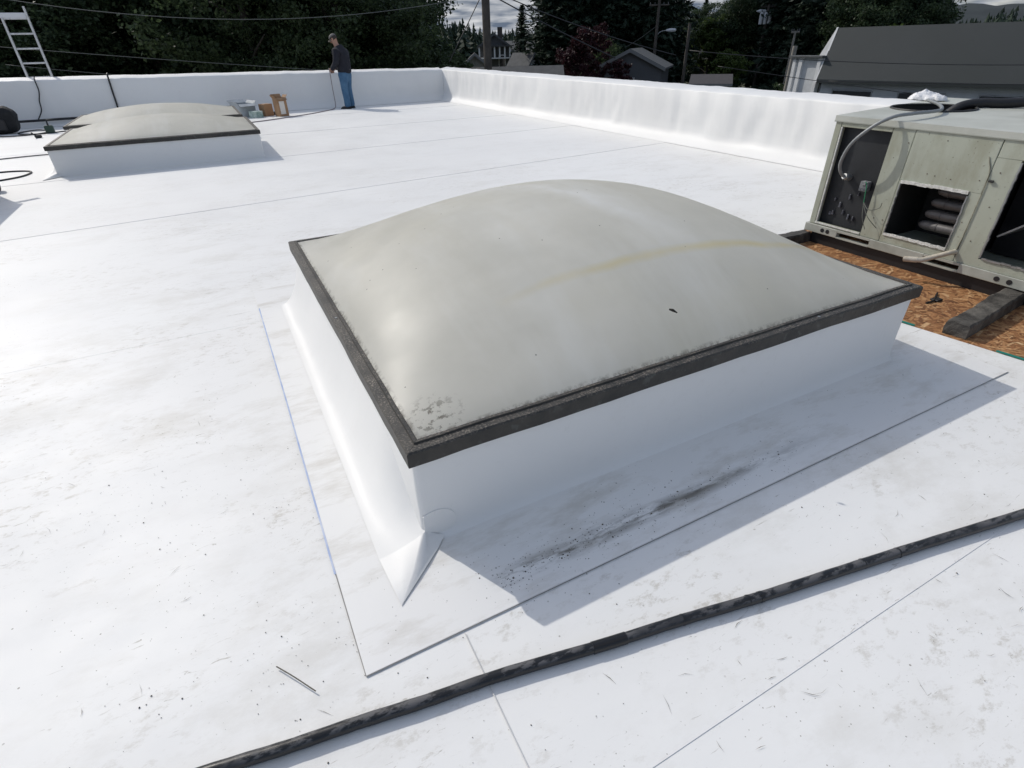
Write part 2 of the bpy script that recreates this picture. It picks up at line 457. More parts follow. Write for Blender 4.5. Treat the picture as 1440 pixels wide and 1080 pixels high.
L_plum = leaf_mat('plum_leaf', (.020, .008, .011), (.055, .020, .024), .25)
L_bush = leaf_mat('bright_bush', (.035, .06, .014), (.085, .125, .035), .35)
M_ground = M('lawn_and_dirt', (.045, .06, .022), .95, var=(.08, .07, .05), var_scale=.15)
M_asphalt = M('asphalt', (.05, .05, .052), .9, var=(.065, .065, .066), var_scale=1)

# ================================================================== SETTING
g = MB(); g.grid(lambda u, v: (-1500 + 5500 * u, -700 + 4700 * v, GZ), 24, 24)
tag(obj('ground', g, M_ground), kind='structure')
g = MB().box((-200, 146, GZ + .004), (400, 154, GZ + .02)); r_ = tag(obj('road', g, M_asphalt), kind='structure')
r_.rotation_euler = (0, 0, -.12)
# distant wooded hill at the far right, and a low wooded ridge
def hillf(u, v):
    x = 1200 + 2600 * u; y = 200 + 2400 * v
    d = ((x - 2400) / 620) ** 2 + ((y - 1150) / 420) ** 2
    z = GZ + 84 * math.exp(-d) * (1 + .18 * fbm(x, y, 0, .004)) - 6
    return (x, y, z)
tag(obj('hill', MB().grid(hillf, 60, 60), M('hill_forest', (.012, .019, .022), .95, var=(.018, .026, .027), var_scale=.02), smooth=True), kind='structure')

# --- the roof: deck slab with membrane sheets lapped over it
XL, XR = -26.0, 6.82
slab = MB().box((XL, -20, -.28), (7.05, 18.15, -.03))
roof = tag(obj('roof', slab, M_deck), kind='structure')
tag(obj('building_walls', MB().box((XL + .05, -19.9, GZ), (7.0, 18.1, -.285)), M_grey_siding), kind='structure')
YS = [-7, .385, 3.5, 6.6, 9.75, 12.9, 16.0, 18.05]
def edge_x(y): return min(XR, 3.36 + .155 * (1.5 - y)) if y > -3.0 else XR         # the ragged cut edge beside the bare decking
def sheet(x0f, x1f, y0, y1, nx, ny, lap=.10, zf=.006, skew=0.0, skew1=0.0, flat=False):
    mb = MB()
    def fn(u, v):
        y = y0 + (y1 + lap - y0) * v
        x = x0f(y) + (x1f(y) - x0f(y)) * u
        y += (x + 2) * (skew * (1 - v) + skew1 * v)
        if flat: return (x, y, zf * (1 - (y - y0) / 3.2) - .0005)
        w = math.sin(math.pi * u) * math.sin(math.pi * min(1, max(0, v)))
        return (x, y, zf * (1 - v) + .0025 * w * fbm(x, y, 0, .9) - .0005)
    mb.grid(fn, nx, ny)
    # the cut edge of the lap, facing down the sheet
    n = nx
    mb.v += [(x, y, z - zf * .8) for x, y, z in mb.v[:n + 1]]
    o = len(mb.v) - (n + 1)
    mb.f += [(o + i, o + i + 1, i + 1, i) for i in range(n)]
    return mb
cx = lambda c: (lambda y: c)
specs = [(cx(XL), cx(.285), -20, .385, 40, 30, 0), (cx(.27), edge_x, -20, .385, 24, 60, 0),
         (cx(XL), cx(2.9), .385, 3.5, 60, 16, 0), (cx(2.9), edge_x, .385, 3.05, 8, 14, 0), (cx(2.9), cx(XR), 3.051, 3.5, 20, 4, 0),
         (cx(XL), cx(XR), 3.5, 6.6, 60, 14, 0), (cx(XL), cx(XR), 6.6, 9.75, 60, 14, .10), (cx(XL), cx(XR), 9.75, 12.9, 60, 12, .06),
         (cx(XL), cx(XR), 12.9, 16.0, 60, 12, 0), (cx(XL), cx(XR), 16.0, 17.97, 60, 8, 0)]
for k, (a, b, y0, y1, nx, ny, sk) in enumerate(specs):
    zf = {1: .0030, 2: .0016, 3: .0016, 4: .001, 5: .0006}.get(k, .0028)
    lp = 0.0 if k in (3, 9) else .10
    o = obj('membrane_sheet', sheet(a, b, y0, y1, nx, ny, lp, zf, sk, specs[k + 1][6] if 4 < k < 9 else 0, k in (2, 3, 4)), MEM, roof, smooth=50)
# dirt caught along the lap edges
M_seam = M('seam_dirt', (.20, .19, .18), .8, var=(.45, .45, .44), var_scale=3)
def strip(pts, w, z, h=.0012):
    mb = MB()
    for (x0, y0), (x1, y1) in zip(pts[:-1], pts[1:]):
        d = Vector((x1 - x0, y1 - y0)); n = Vector((-d.y, d.x)).normalized() * w / 2
        mb.prism([(x0 - n.x, y0 - n.y), (x1 - n.x, y1 - n.y), (x1 + n.x, y1 + n.y), (x0 + n.x, y0 + n.y)], z, z + h)
    return mb
M_seam_soft = M('seam_dirt_soft', (.58, .57, .55), .8, var=(.70, .69, .68), var_scale=2)
obj('seam_dirt', strip([(.283, .91), (.279, .6), (.277, .1)], .003, .0042), M_seam_soft, roof)
# teal cut edge beside the bare decking
ed = MB()
for i in range(15):
    y = 1.62 - .28 * i; 
    if i in (1,): continue
    y2 = y - (.26 if i > 2 else .17)
    ed.add([(edge_x(y) - .002, y, .004), (edge_x(y) + .012, y, .004), (edge_x(y2) + .012, y2, .004), (edge_x(y2) - .002, y2, .004),
            (edge_x(y) - .002, y, .0105), (edge_x(y) + .012, y, .0105), (edge_x(y2) + .012, y2, .0105), (edge_x(y2) - .002, y2, .0105)],
           [(0, 1, 2, 3), (4, 5, 6, 7), (0, 1, 5, 4), (1, 2, 6, 5), (2, 3, 7, 6), (3, 0, 4, 7)])
obj('cut_edge', ed, M('teal_core', (.01, .19, .15), .6), roof)
# bare OSB decking around the air handler: three panels with open joints
for (y0, y1) in ((-3.0, .02), (.026, 1.80), (1.806, 3.06)):
    mb = MB(); ex = lambda y: edge_x(y) - .06
    mb.prism([(ex(y0), y0), (6.75, y0), (6.75, y1), (ex(y1), y1)], -.026, -.004)
    op = obj('osb_panel', mb, OSB, roof)
    st = MB()
    for _ in range(int(2300 * (min(y1, 3.06) - max(y0, -.9)))):
        y = rnd.uniform(max(y0, -.9) + .03, y1 - .03); x = rnd.uniform(ex(y) + .03, 4.75)
        a = rnd.gauss(0, .9); L = rnd.uniform(.018, .062); w = rnd.uniform(.005, .017); zz = -.0038 + rnd.random() * .0022
        ca_, sa_ = math.cos(a), math.sin(a); tl = rnd.uniform(-.0006, .0006)
        P4 = [(-L, -w * rnd.uniform(.3, 1)), (L, -w * rnd.uniform(.3, 1)), (L * rnd.uniform(.8, 1), w * rnd.uniform(.3, 1)), (-L * rnd.uniform(.8, 1), w * rnd.uniform(.3, 1))]
        st.add([(x + u * ca_ - v * sa_, y + u * sa_ + v * ca_, zz + (tl if u > 0 else -tl)) for u, v in P4], [(0, 1, 2, 3)])
    so_ = obj('wood_strands', st, OSB, op); so_['kind'] = 'stuff'

# --- parapets (membrane over masonry): cant at the foot, face, rounded coping, outer wall down to the street
def parapet(name, along, L0, L1, base, topf, n, label, out=1):
    prof = [(-.17, .004), (-.13, .03), (-.06, .085), (-.015, .135), (0, .2), (0, .35), (0, .5), (.004, .62), (.002, .925), (.010, .945), (.05, .958), (.3, 1.015), (.36, .99), (.37, .9)]
    mb = MB(); m = len(prof)
    for i in range(n + 1):
        s = L0 + (L1 - L0) * i / n; T = max(.7, topf(s))
        for k, (d, h) in enumerate(prof):
            z = h if h <= .2 else (.2 + (h - .2) / .8 * (T - .2))
            wr = 0
            if 4 <= k <= 9:
                wr =   .024 * fbm(s + z * .5, z * .35, base, 1.3) + .007 * abs(fbm(s - z * .8, z * .2, base + 4, 2.3)) + .006 * fbm(s * 3.0, z * .5 + s * .4, 3 + base, 1.7) + .005 * fbm(s * 5.5, z * .6 - s, 9 + base, 1.4)
            if k >= 9: z += .008 * fbm(s, k * .02, 7, 1.9)
            if k < 3: wr += .012 * fbm(s, 0, 11, 1.2)
            d2 = base + d + wr
            mb.v.append((d2, s, z) if along == 'y' else (s, d2, z))
        mb.v.append((base + .37, s, GZ) if along == 'y' else (s, base + .37, GZ))
    m += 1
    for i in range(n):
        for k in range(m - 1):
            mb.f.append((i * m + k, i * m + k + 1, (i + 1) * m + k + 1, (i + 1) * m + k))
    o = obj(name, mb, MEMC, None, smooth=55, loc=((base, (L0 + L1) / 2, 0) if along == 'y' else ((L0 + L1) / 2, base, 0)))
    return tag(o, label, 'parapet wall')
par_r = parapet('parapet_wall', 'y', -19.9, 18.36, 6.92, lambda y: .80 + (.868 - .80) * (y - 4.5) / 13.5, 560, 'sunlit white membrane parapet running behind the air handler to the far corner')
par_b = parapet('parapet_wall', 'x', XL, 6.93, 18.0, lambda x: 1.03 + (.865 - 1.03) * (x + 4.1) / 11.0, 460, 'shaded white membrane parapet along the far edge behind the standing worker')

# ================================================================== SKYLIGHTS
def skylight(loc, x0, x1, y0, y1, zt, rise, label, left_cant=True, skirt=None, fw=.055, detail=True):
    t = thing('dome_skylight', loc, label, 'skylight', 'domed skylights on white curbs')
    # curb wrapped in membrane: rounded corners, small cove at the foot
    cb = MB(); rc = .022
    def ring(grow, z):
        a, b, c, d = x0 - grow, x1 + grow, y0 - grow, y1 + grow; r = rc + max(grow, 0); pts = []
        for (cx_, cy_, a0) in ((b - r, d - r, 0), (a + r, d - r, 90), (a + r, c + r, 180), (b - r, c + r, 270)):
            for k in range(5):
                an = math.radians(a0 + 22.5 * k); pts.append((cx_ + r * math.cos(an), cy_ + r * math.sin(an)))
        out = []
        for i in range(20):         # subdivide long sides
            p, q = pts[i], pts[(i + 1) % 20]
            m = 14 if (i % 5) == 4 else 1
            for k in range(m): out.append((p[0] + (q[0] - p[0]) * k / m, p[1] + (q[1] - p[1]) * k / m))
        return [(x + .004 * fbm(x, y, z, 1.6) * (1 if .03 < z < zt - .04 else .2), y + .004 * fbm(x, y, z + 5, 1.6) * (1 if .03 < z < zt - .04 else .2), z) for x, y in out]
    levels = [(.022, .004), (.010, .012), (.003, .03), (0, .07), (0, .14), (0, .22), (0, zt - .075), (0, zt - .03)]
    rings = [ring(*l) for l in levels]; n = len(rings[0])
    for rg in rings: cb.v += rg
    for k in range(len(levels) - 1):
        for i in range(n): cb.f.append((k * n + i, k * n + (i + 1) % n, (k + 1) * n + (i + 1) % n, (k + 1) * n + i))
    obj('curb', cb, MEMC, t, smooth=40)
    if left_cant:
        # membrane drawn tight from the left face out to the roof, with a folded ear at the near corner
        fl = MB(); ty0 = y0 - .21; xt = x0 - .16
        def fn(u, v):
            y = (y0 - .004) + (y1 - y0) * v; s = u
            x = x0 + .008 + (xt - .008 - x0) * s + .006 * fbm(y, s, 2, 2.0) * math.sin(math.pi * s)
            q = min(1, max(0, (y - y0 + .004) / .42)); q = q * q * (3 - 2 * q); z = (.045 + .235 * q) * (1 - s) ** (1.6 + .9 * q) + .0075
            return (x, y, z + .004 * fbm(y * 2, s, 4, 1.5) * math.sin(math.pi * s))
        fl.grid(fn, 10, 40)
        tip = (xt + .012, ty0, .009); foot = (x0 + .035, y0 - .05, .0092); foot2 = (x0 + .07, y0 - .012, .012)
        toprow = [fn(i / 10, 0) for i in range(11)]
        o = len(fl.v); 
        mid = [tuple(np.array(p) * .45 + np.array(tip) * .55 + np.array((.008 * (1 - i / 10), 0, .012 * math.sin(math.pi * i / 10)))) for i, p in enumerate(toprow)]
        fl.v += toprow + mid + [tip, foot, foot2, (x0 + .004, y0 - .012, .036), (x0 - .002 - .02, y0 - .09, .020)]
        for i in range(10):
            fl.f.append((o + i, o + i + 1, o + 12 + i, o + 11 + i)); fl.f.append((o + 11 + i, o + 12 + i, o + 22))
        fl.f += [(o, o + 11, o + 26, o + 25), (o + 11, o + 22, o + 26), (o + 25, o + 26, o + 23), (o + 26, o + 22, o + 23), (o, o + 25, o + 24), (o + 25, o + 23, o + 24)]
        obj('cant_flashing', fl, MEMC, t, smooth=62)
    if skirt:
        a, b, c, d, z = skirt
        sk = MB()
        def ring2(q):
            return [(a, c), (b, c), (b, d), (a, d)]
        inn = [(x0 + .03, y0 + .03), (x1 - .03, y0 + .03), (x1 - .03, y1 - .03), (x0 + .03, y1 - .03)]
        outr = [(a, c), (b, c), (b, d), (a, d)]
        sk.v += [(x, y, z) for x, y in outr] + [(x, y, z) for x, y in inn] + [(x, y, z - .0010) for x, y in outr]
        sk.f += [(i, (i + 1) % 4, 4 + (i + 1) % 4, 4 + i) for i in range(4)] + [(8 + i, 8 + (i + 1) % 4, (i + 1) % 4, i) for i in range(4)]
        so = obj('flashing_skirt', sk, SKIRT, t)
        obj('seam_line', strip([(a - .001, c - .002), ((a + b) / 2, c - .004), (b, c - .002)], .0016, z - .0016), M('seam_dark', (.28, .27, .26), .8, var=(.25, .25, .24), var_scale=5), so)
        obj('seam_line', strip([(a - .003, 1.45), (a - .001, c)], .003, z - .0016), M_seam, so)
        obj('chalk_line', strip([(a + .006, d - .35), (a + .004, 2.4), (a - .004, 1.30)], .0065, z + .0002, .0006), M('blue_chalk', (.30, .40, .66), .9, var=(.62, .66, .75), var_scale=7), so)
    # frame: four mitred rails
    o_ = .016; ow = [(x0 - o_, y0 - o_), (x1 + o_, y0 - o_), (x1 + o_, y1 + o_), (x0 - o_, y1 + o_)]
    iw = [(x0 - o_ + fw, y0 - o_ + fw), (x1 + o_ - fw, y0 - o_ + fw), (x1 + o_ - fw, y1 + o_ - fw), (x0 - o_ + fw, y1 + o_ - fw)]
    ztop, zbot = zt, zt - .056
    for i in range(4):
        j = (i + 1) % 4; A, B, Ai, Bi = Vector(ow[i]), Vector(ow[j]), Vector(iw[i]), Vector(iw[j])
        gap = (B - A).normalized() * .0006
        A, Ai, B, Bi = A + gap, Ai + gap, B - gap, Bi - gap
        n_ = 28; rl = MB()
        inward = (Ai - A); inward = Vector((inward.x, inward.y)); dirn = (B - A).normalized(); inn_n = Vector((-dirn.y, dirn.x))
        secs = [(0, zbot), (0, ztop - .006), (.10, ztop), (.62, ztop + .001), (.66, ztop + .007), (.9, ztop + .006), (1, ztop - .004), (1, zbot + .02)]
        for k in range(n_ + 1):
            s = k / n_
            for (f_, z) in secs:
                p0 = A + (B - A) * s; p1 = Ai + (Bi - Ai) * s; p = p0 + (p1 - p0) * f_
                wv = .0022 * fbm(p.x, p.y, z, 3.0) if 0 < k < n_ else 0
                rl.v.append((p.x + inn_n.x * wv, p.y + inn_n.y * wv, z + wv * .8))
        m = len(secs)
        for k in range(n_):
            for q in range(m): rl.f.append((k * m + q, k * m + (q + 1) % m, (k + 1) * m + (q + 1) % m, (k + 1) * m + q))
        rl.f += [tuple(range(m)), tuple(n_ * m + q for q in range(m))]
        ro = obj('frame_rail', rl, FRAME, t, smooth=30)
        if detail:
            for s in ((.72,) if i in (0, 2) else (.55,)):
                p = A + (B - A) * s; p = p + (Ai - A).normalized().to_2d() * .0 + inn_n * .022
                obj('screw', MB().disc_cyl((p.x, p.y, ztop + .001), (0, 0, 1), .006, .005, 8), M_galv, ro)
    # dome: free-blown pillow
    f = .9 * fw - o_
    dx0, dx1, dy0, dy1 = x0 + f, x1 - f, y0 + f, y1 - f
    dm = MB(); N = 56
    def dfn(u, v):
        a, b = 2 * u - 1, 2 * v - 1
        q = max(0.0, (1 - a * a) * (1 - b * b))
        h = rise * q ** .82
        x = dx0 + (dx1 - dx0) * u; y = dy0 + (dy1 - dy0) * v
        return (x, y, zt + .001 + h + .004 * fbm(x, y, 0, 1.4) * min(1, q * 4))
    dm.grid(dfn, N, N)
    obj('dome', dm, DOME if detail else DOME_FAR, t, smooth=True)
    return t
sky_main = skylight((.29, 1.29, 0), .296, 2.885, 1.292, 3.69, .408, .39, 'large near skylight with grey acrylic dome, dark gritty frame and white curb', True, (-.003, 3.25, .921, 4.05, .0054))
sky_b = skylight((-2.03, 10.05, 0), -2.02, .735, 10.05, 12.35, .40, .215, 'middle skylight, nearer of the two grey domes seen edge-on far left', True, None, .06, False)
sky_c = skylight((-2.22, 12.9, 0), -2.19, .70, 12.85, 15.1, .40, .20, 'farthest skylight, its dome half hidden behind another dome near the shaded parapet', False, None, .06, False)
# round membrane patch dressed over the near corner
pt = MB(); N = 20
cxp, czp = .345, .07
pts = [(cxp + .072 * math.cos(2 * math.pi * k / N), 1.2862, czp + .062 * math.sin(2 * math.pi * k / N)) for k in range(N)]
pts = [(max(.302, x), y, max(.012, z)) for x, y, z in pts]
pt.v += pts + [(x, y + .004, z) for x, y, z in pts]
pt.f += [tuple(range(N))] + [(i, (i + 1) % N, N + (i + 1) % N, N + i) for i in range(N)]
obj('corner_patch', pt, MEMC, sky_main)
# leaf and grit on the near dome
st_ = MB()
st_.tube([(1.380, 1.400, .5855), (1.387, 1.389, .585), (1.396, 1.372, .578)], [.003, .0055, .002], 6)
tag(obj('dead_leaf', st_, M('dead_leaf', (.02, .017, .012), .8), None, loc=(1.385, 1.395, .58)), 'small blackened curled leaf stuck on the near skylight dome', 'leaf')

# ================================================================== FOREGROUND PIPE
pp = smooth_path([(-1.2, 1.01, .0172), (-.72, .922, .0172), (-.38, .862, .0172), (-.224, .832, .0172), (-.058, .806, .0172), (.119, .774, .0172), (.31, .745, .0172), (.613, .683, .0172), (.858, .638, .0172), (1.118, .585, .0172), (1.419, .531, .0172), (1.75, .471, .0172), (2.189, .387, .0172), (3.0, .235, .0172)], 8)
pm = MB(); pr = [.0160 * (1 + .03 * math.sin(i * 1.7) * (1 if i % 3 else 0)) for i in range(len(pp))]
pm.tube(pp, pr, 16)
pipe = tag(obj('pipe', pm, pipe_mat(), None, smooth=60, loc=(.9, .64, 0)), 'long black scuffed flexible pipe lying across the white roof in the foreground', 'pipe')
M_tape = M('black_tape', (.010, .010, .011), .3)
def ring_on(p, q, w, r):
    p, q = Vector(p), Vector(q); d = (q - p).normalized()
    return MB().tube([p - d * w / 2, p + d * w / 2], r, 16)
for (a, b, w) in (((1.118, .585, .0172), (1.419, .531, .0172), .011), ((1.075, .594, .0172), (1.118, .585, .0172), .005), ((1.64, .491, .0172), (1.75, .471, .0172), .005), ((1.50, .517, .0172), (1.75, .471, .0172), .004), ((.858, .638, .0172), (1.118, .585, .0172), .005)):
    obj('band', ring_on(a, b, w, .0171), M_tape, pipe, smooth=40)
slv = [p for p in pp if .56 < p.x < .70]
obj('tape_wrap', MB().tube(slv, .0171, 16), M_tape, pipe, smooth=40)

# loose slivers on the membrane
def sliver(pts, r, label):
    tag(obj('sliver', MB().tube(smooth_path(pts, 4), r, 5), M('grey_sliver', (.12, .11, .09), .8), None, loc=pts[0]), label, 'debris')
sliver([(-.217, 1.062, .010), (-.18, 1.01, .012), (-.133, .941, .010)], .0017, 'thin dark sliver lying on bare membrane left of the pipe')

# grit: tiny tar crumbs scattered over the near roof
def grit(n, fn, zf, name, col, smin, smax):
    mb = MB()
    for _ in range(n):
        x, y = fn(); s = rnd.uniform(smin, smax) * (1 if rnd.random() < .85 else 1.8); a = rnd.random() * 6.28; el = rnd.uniform(.5, 1.3)
        k = rnd.choice((4, 5)); z = zf(x, y)
        ring = [(x + s * el * math.cos(a) * math.cos(6.28 * i / k) - s * math.sin(a) * math.sin(6.28 * i / k),
                 y + s * el * math.sin(a) * math.cos(6.28 * i / k) + s * math.cos(a) * math.sin(6.28 * i / k), z) for i in range(k)]
        o = len(mb.v); mb.v += ring + [(x, y, z + s * .9)]
        mb.f += [(o + i, o + (i + 1) % k, o + k) for i in range(k)]
    return tag(obj(name, mb, col), None, None, None, 'stuff')
def zroof(x, y): return .0056 if (-.0 < x < 3.24 and .93 < y < 1.27) else .0022
M_grit = M('tar_crumbs', (.055, .05, .042), .9, var=(.13, .11, .08), var_scale=30)
def g1():
    while True:
        x = .45 + abs(rnd.gauss(0, .55)); y = 1.025 + rnd.gauss(0, .022 + .05 * rnd.random())
        if y < 1.26 and x < 2.2: return x, y
def g2():
    while True:
        x = rnd.uniform(-1.6, 3.2); y = rnd.uniform(.05, 1.25)
        if x < .15 or y < 1.26:
            if fbm(x, y, 0, 1.4) + rnd.uniform(-.3, .3) > .05 and not (abs(y - (.80 - .19 * x)) < .05): return x, y
def g3():
    while True:
        x = rnd.gauss(-.35, .45); y = rnd.gauss(1.75, .55)
        if x < .08 and fbm(x, y, 3, 1.7) + rnd.uniform(-.25, .25) > .1: return x, y
grit(380, g1, zroof, 'grit', M_grit, .0007, .0022)
grit(520, g2, zroof, 'grit', M_grit, .0005, .0016)
grit(300, g3, zroof, 'grit', M_grit, .0006, .0018)

# thin splinters and fibres trodden over the near roof
fb = MB()
for _ in range(95):
    if rnd.random() < .65: x, y = rnd.uniform(.25, 2.6), rnd.uniform(-.1, .62)
    else: x, y = rnd.uniform(-1.4, .1), rnd.uniform(.6, 2.6)
    if abs(y - (.80 - .19 * x)) < .05: continue
    a = rnd.gauss(-.7, .9); L = rnd.uniform(.006, .030); w = rnd.uniform(.0003, .0008); z = zroof(x, y) + .001; b = rnd.uniform(-.25, .25)
    d = Vector((math.cos(a), math.sin(a), 0)); n = Vector((-d.y, d.x, 0)); c = Vector((x, y, z))
    P_ = [c - d * L + n * b * L, c + n * 0, c + d * L + n * b * L]
    fb.add([P_[0], P_[1] - n * w, P_[2], P_[1] + n * w, P_[1] + Vector((0, 0, w))], [(0, 1, 4), (1, 2, 4), (2, 3, 4), (3, 0, 4)])
tag(obj('splinters', fb, M('splinter', (.15, .125, .09), .8, island=.5), None), kind='stuff')

# ================================================================== AIR HANDLER
HX = 4.22
hv = thing('rooftop_air_handler', (HX, 2.0, 0), 'beige rooftop air conditioning unit with panels removed, standing on bare decking', 'air conditioner')
YF, YN = 2.85, .35          # far and near ends of the front face
z0, z1, zl = .152, .912, .945
XB = 5.95
body = MB()
def quadY(mb, ya, yb, za, zb, x=HX): mb.add([(x, ya, za), (x, yb, za), (x, yb, zb), (x, ya, zb)], [(0, 1, 2, 3)])
def panel(ya, yb, za, zb, th=.018, x=HX): return MB().box((x, min(ya, yb) + .0015, za), (x + th, max(ya, yb) - .0015, zb), .003)
# front skin: separate sheet-metal panels
obj('corner_post', panel(YF, 2.80, z0, z1, .06), HVAC, hv)
obj('panel', panel(2.80, 2.415, .872, z1, .018), HVAC, hv)
obj('panel', panel(2.415, 2.262, z0, z1, .018), HVAC, hv)
mid = MB()
mid.box((HX - .002, 1.752, .585), (HX + .016, 2.260, z1), .003)
mid.box((HX - .002, 2.248, z0), (HX + .016, 2.260, .585)); mid.box((HX - .002, 1.752, z0), (HX + .016, 1.815, .585)); mid.box((HX - .002, 1.815, z0), (HX + .016, 2.248, .205))
obj('heat_exchanger_panel', mid, HVAC, hv)
rp = MB(); rp.box((HX - .001, .36, .80), (HX + .016, 1.748, z1), .003); rp.box((HX - .001, 1.62, z0), (HX + .016, 1.748, .80)); rp.box((HX - .001, .36, z0), (HX + .016, .95, .80)); rp.box((HX - .001, .95, z0), (HX + .016, 1.62, .205))
obj('blower_panel', rp, HVAC, hv)
obj('panel', panel(2.80, 2.415, z0, .172, .018), HVAC, hv)
# carcass: left, right, back walls, floor, partition walls
ca = MB()
ca.box((HX + .06, YF - .02, z0), (XB, YF, z1)); ca.box((HX + .02, YN, z0), (XB, YN + .02, z1)); ca.box((XB - .02, YN, z0), (XB, YF, z1))
ca.box((HX + .02, YN + .02, .147), (XB - .02, YF - .02, .16))
obj('carcass', ca, HVAC, hv)
pa = MB(); pa.box((HX + .02, 2.27, .16), (HX + .9, 2.28, .91)); pa.box((HX + .02, 1.74, .16), (HX + .9, 1.75, .91)); pa.box((HX + .45, 1.75, .16), (HX + .46, 2.27, .91))
obj('partition', pa, M_dark, hv)
# open electrical bay: recessed dark back plate, bright left flange, odds and ends
bay = obj('electrical_bay', MB().box((HX + .05, 2.41, .165), (HX + .06, 2.80, .875)).box((HX + .001, 2.408, .172), (HX + .05, 2.414, .872)), M('bay_black', (.010, .012, .015), .6, var=(.018, .020, .024), var_scale=5), hv)
obj('flange', MB().box((HX + .0, 2.788, .172), (HX + .014, 2.797, .872)).box((HX - .004, 2.42, .160), (HX + .012, 2.80, .170)), M_bright, bay)
for (y, z, r, l) in ((2.66, .33, .012, .05), (2.70, .26, .010, .04), (2.72, .25, .016, .03), (2.62, .28, .010, .045), (2.57, .255, .011, .05), (2.53, .25, .009, .04), (2.60, .40, .009, .05), (2.71, .36, .008, .03), (2.54, .43, .008, .03)):
    obj('fitting', MB().box((HX + .035, y - r * .6, z - l / 2), (HX + .05, y + r * .6, z + l * .3), .003), M('dull_metal', (.16, .17, .20), .5, .3, var=(.04, .04, .05), var_scale=50), bay)
obj('relay', MB().box((HX + .0, 2.47, .46), (HX + .05, 2.53, .53), .005).box((HX - .008, 2.482, .505), (HX + .0, 2.515, .535), .003), M('relay_grey', (.10, .11, .12), .5, var=(.3, .31, .32), var_scale=60), bay)
def cable(name, pts, r, mat, par, n=8): return obj(name, MB().tube(smooth_path(pts, 8), r, n), mat, par, smooth=True)
cable('wire', [(HX - .005, 2.49, .53), (HX - .03, 2.46, .52), (HX - .035, 2.445, .44), (HX - .03, 2.44, .39)], .0035, M('green_wire', (.02, .20, .09), .5), hv, 6)
for pts in ([(HX - .03, 2.445, .40), (HX - .05, 2.38, .36), (HX - .03, 2.32, .38), (HX - .03, 2.31, .42)], [(HX - .03, 2.44, .39), (HX - .06, 2.40, .30), (HX - .05, 2.36, .22)],
            [(HX - .03, 2.44, .385), (HX - .05, 2.37, .31), (HX - .02, 2.30, .24)]):
    cable('wire', pts, .0025, M('grey_wire', (.13, .14, .12), .5), hv, 6)
# heat-exchanger opening: torn bright rim and tubes
def ragged(a, b, w, n=22):
    a, b = Vector(a), Vector(b)
    for k in range(n):
        p, q = a + (b - a) * k / n, a + (b - a) * (k + 1) / n
        j = rnd.uniform(-.0024, .0024)
        lo = Vector((HX - .010, min(p.y, q.y), min(p.z, q.z))); hi = Vector((HX + .004, max(p.y, q.y), max(p.z, q.z)))
        if abs(a.z - b.z) < abs(a.y - b.y): lo.z -= w / 2 - j; hi.z += w / 2 + j
        else: lo.y -= w / 2 - j; hi.y += w / 2 + j
        rim.box(lo, hi)
rim = MB(); ragged((HX, 2.246, .577), (HX, 1.82, .583), .020); obj('opening_rim', rim, M_bright, hv)
rim = MB(); ragged((HX, 2.246, .212), (HX, 1.82, .212), .017); obj('opening_rim', rim, M_bright, hv)
rim = MB(); ragged((HX, 2.244, .22), (HX, 2.244, .565), .006); obj('opening_rim', rim, M_galv, hv)
rim = MB(); ragged((HX, 1.818, .225), (HX, 1.818, .56), .008); obj('opening_rim', rim, M_galv, hv)
M_tube = M('oxidised_tube', (.13, .125, .125), .5, .3, var=(.09, .085, .085), var_scale=12)
for k in range(4):
    zt_ = .30 + .078 * k
    ob = obj('exchanger_tube', MB().tube([(HX + .13, 1.76, zt_), (HX + .13, 2.05 - .015 * k, zt_), (HX + .13, 2.085 - .015 * k, zt_), (HX + .13, 2.10 - .015 * k, zt_)], [.031, .031, .024, .010], 14).tube([(HX + .13, 1.975, zt_), (HX + .13, 1.985, zt_)], .0335, 14), M_tube, hv, smooth=50)
# blower opening: dark with a pale slanted baffle
obj('baffle', MB().add([(HX + .05, 1.60, .35), (HX + .05, 1.10, .80), (HX + .32, 1.10, .80), (HX + .32, 1.60, .35), (HX + .05, 1.59, .345), (HX + .05, 1.09, .795), (HX + .32, 1.09, .795), (HX + .32, 1.59, .345)], [(0, 1, 2, 3), (4, 5, 6, 7), (0, 1, 5, 4), (2, 3, 7, 6)]), M_galv, hv)
rim = MB(); ragged((HX, 1.613, .215), (HX, 1.613, .79), .010); obj('opening_rim', rim, M_galv, hv)
rim = MB(); ragged((HX, 1.60, .212), (HX, 1.0, .212), .010); obj('opening_rim', rim, M_galv, hv)
obj('blower_box', MB().box((HX + .33, .98, .17), (HX + .6, 1.70, .90)), M_black, hv)
# base rail with lifting holes and slots
rl = MB()
segs = [(2.872, 2.585), (2.32, 1.93), (1.70, .33)]
for a, b in segs: rl.box((HX - .012, b, .088), (HX + .03, a, .150), .003)
rl.box((HX - .012, 2.32, .134), (HX + .03, 2.585, .150)); rl.box((HX - .012, 1.70, .134), (HX + .03, 1.93, .150)); rl.box((HX - .012, 2.32, .088), (HX + .03, 2.585, .098)); rl.box((HX - .012, 1.70, .088), (HX + .03, 1.93, .098))
rail = obj('base_rail', rl, M('rail_paint', (.42, .43, .39), .5, var=(.30, .31, .27), var_scale=6), hv)
for y in (2.71, 2.665, 1.475, 1.405):
    obj('lifting_hole', MB().disc_cyl((HX - .0125, y, .119), (1, 0, 0), .016, .004, 14), M_black, rail)
# curb under the unit
obj('unit_curb', MB().box((HX + .02, YN + .05, -.003), (HX + .06, YF - .03, .087)).box((HX + .06, YF - .07, -.003), (XB - .1, YF - .03, .087)).box((HX + .06, YN + .05, -.003), (XB - .1, YN + .09, .087)), M_black, hv)
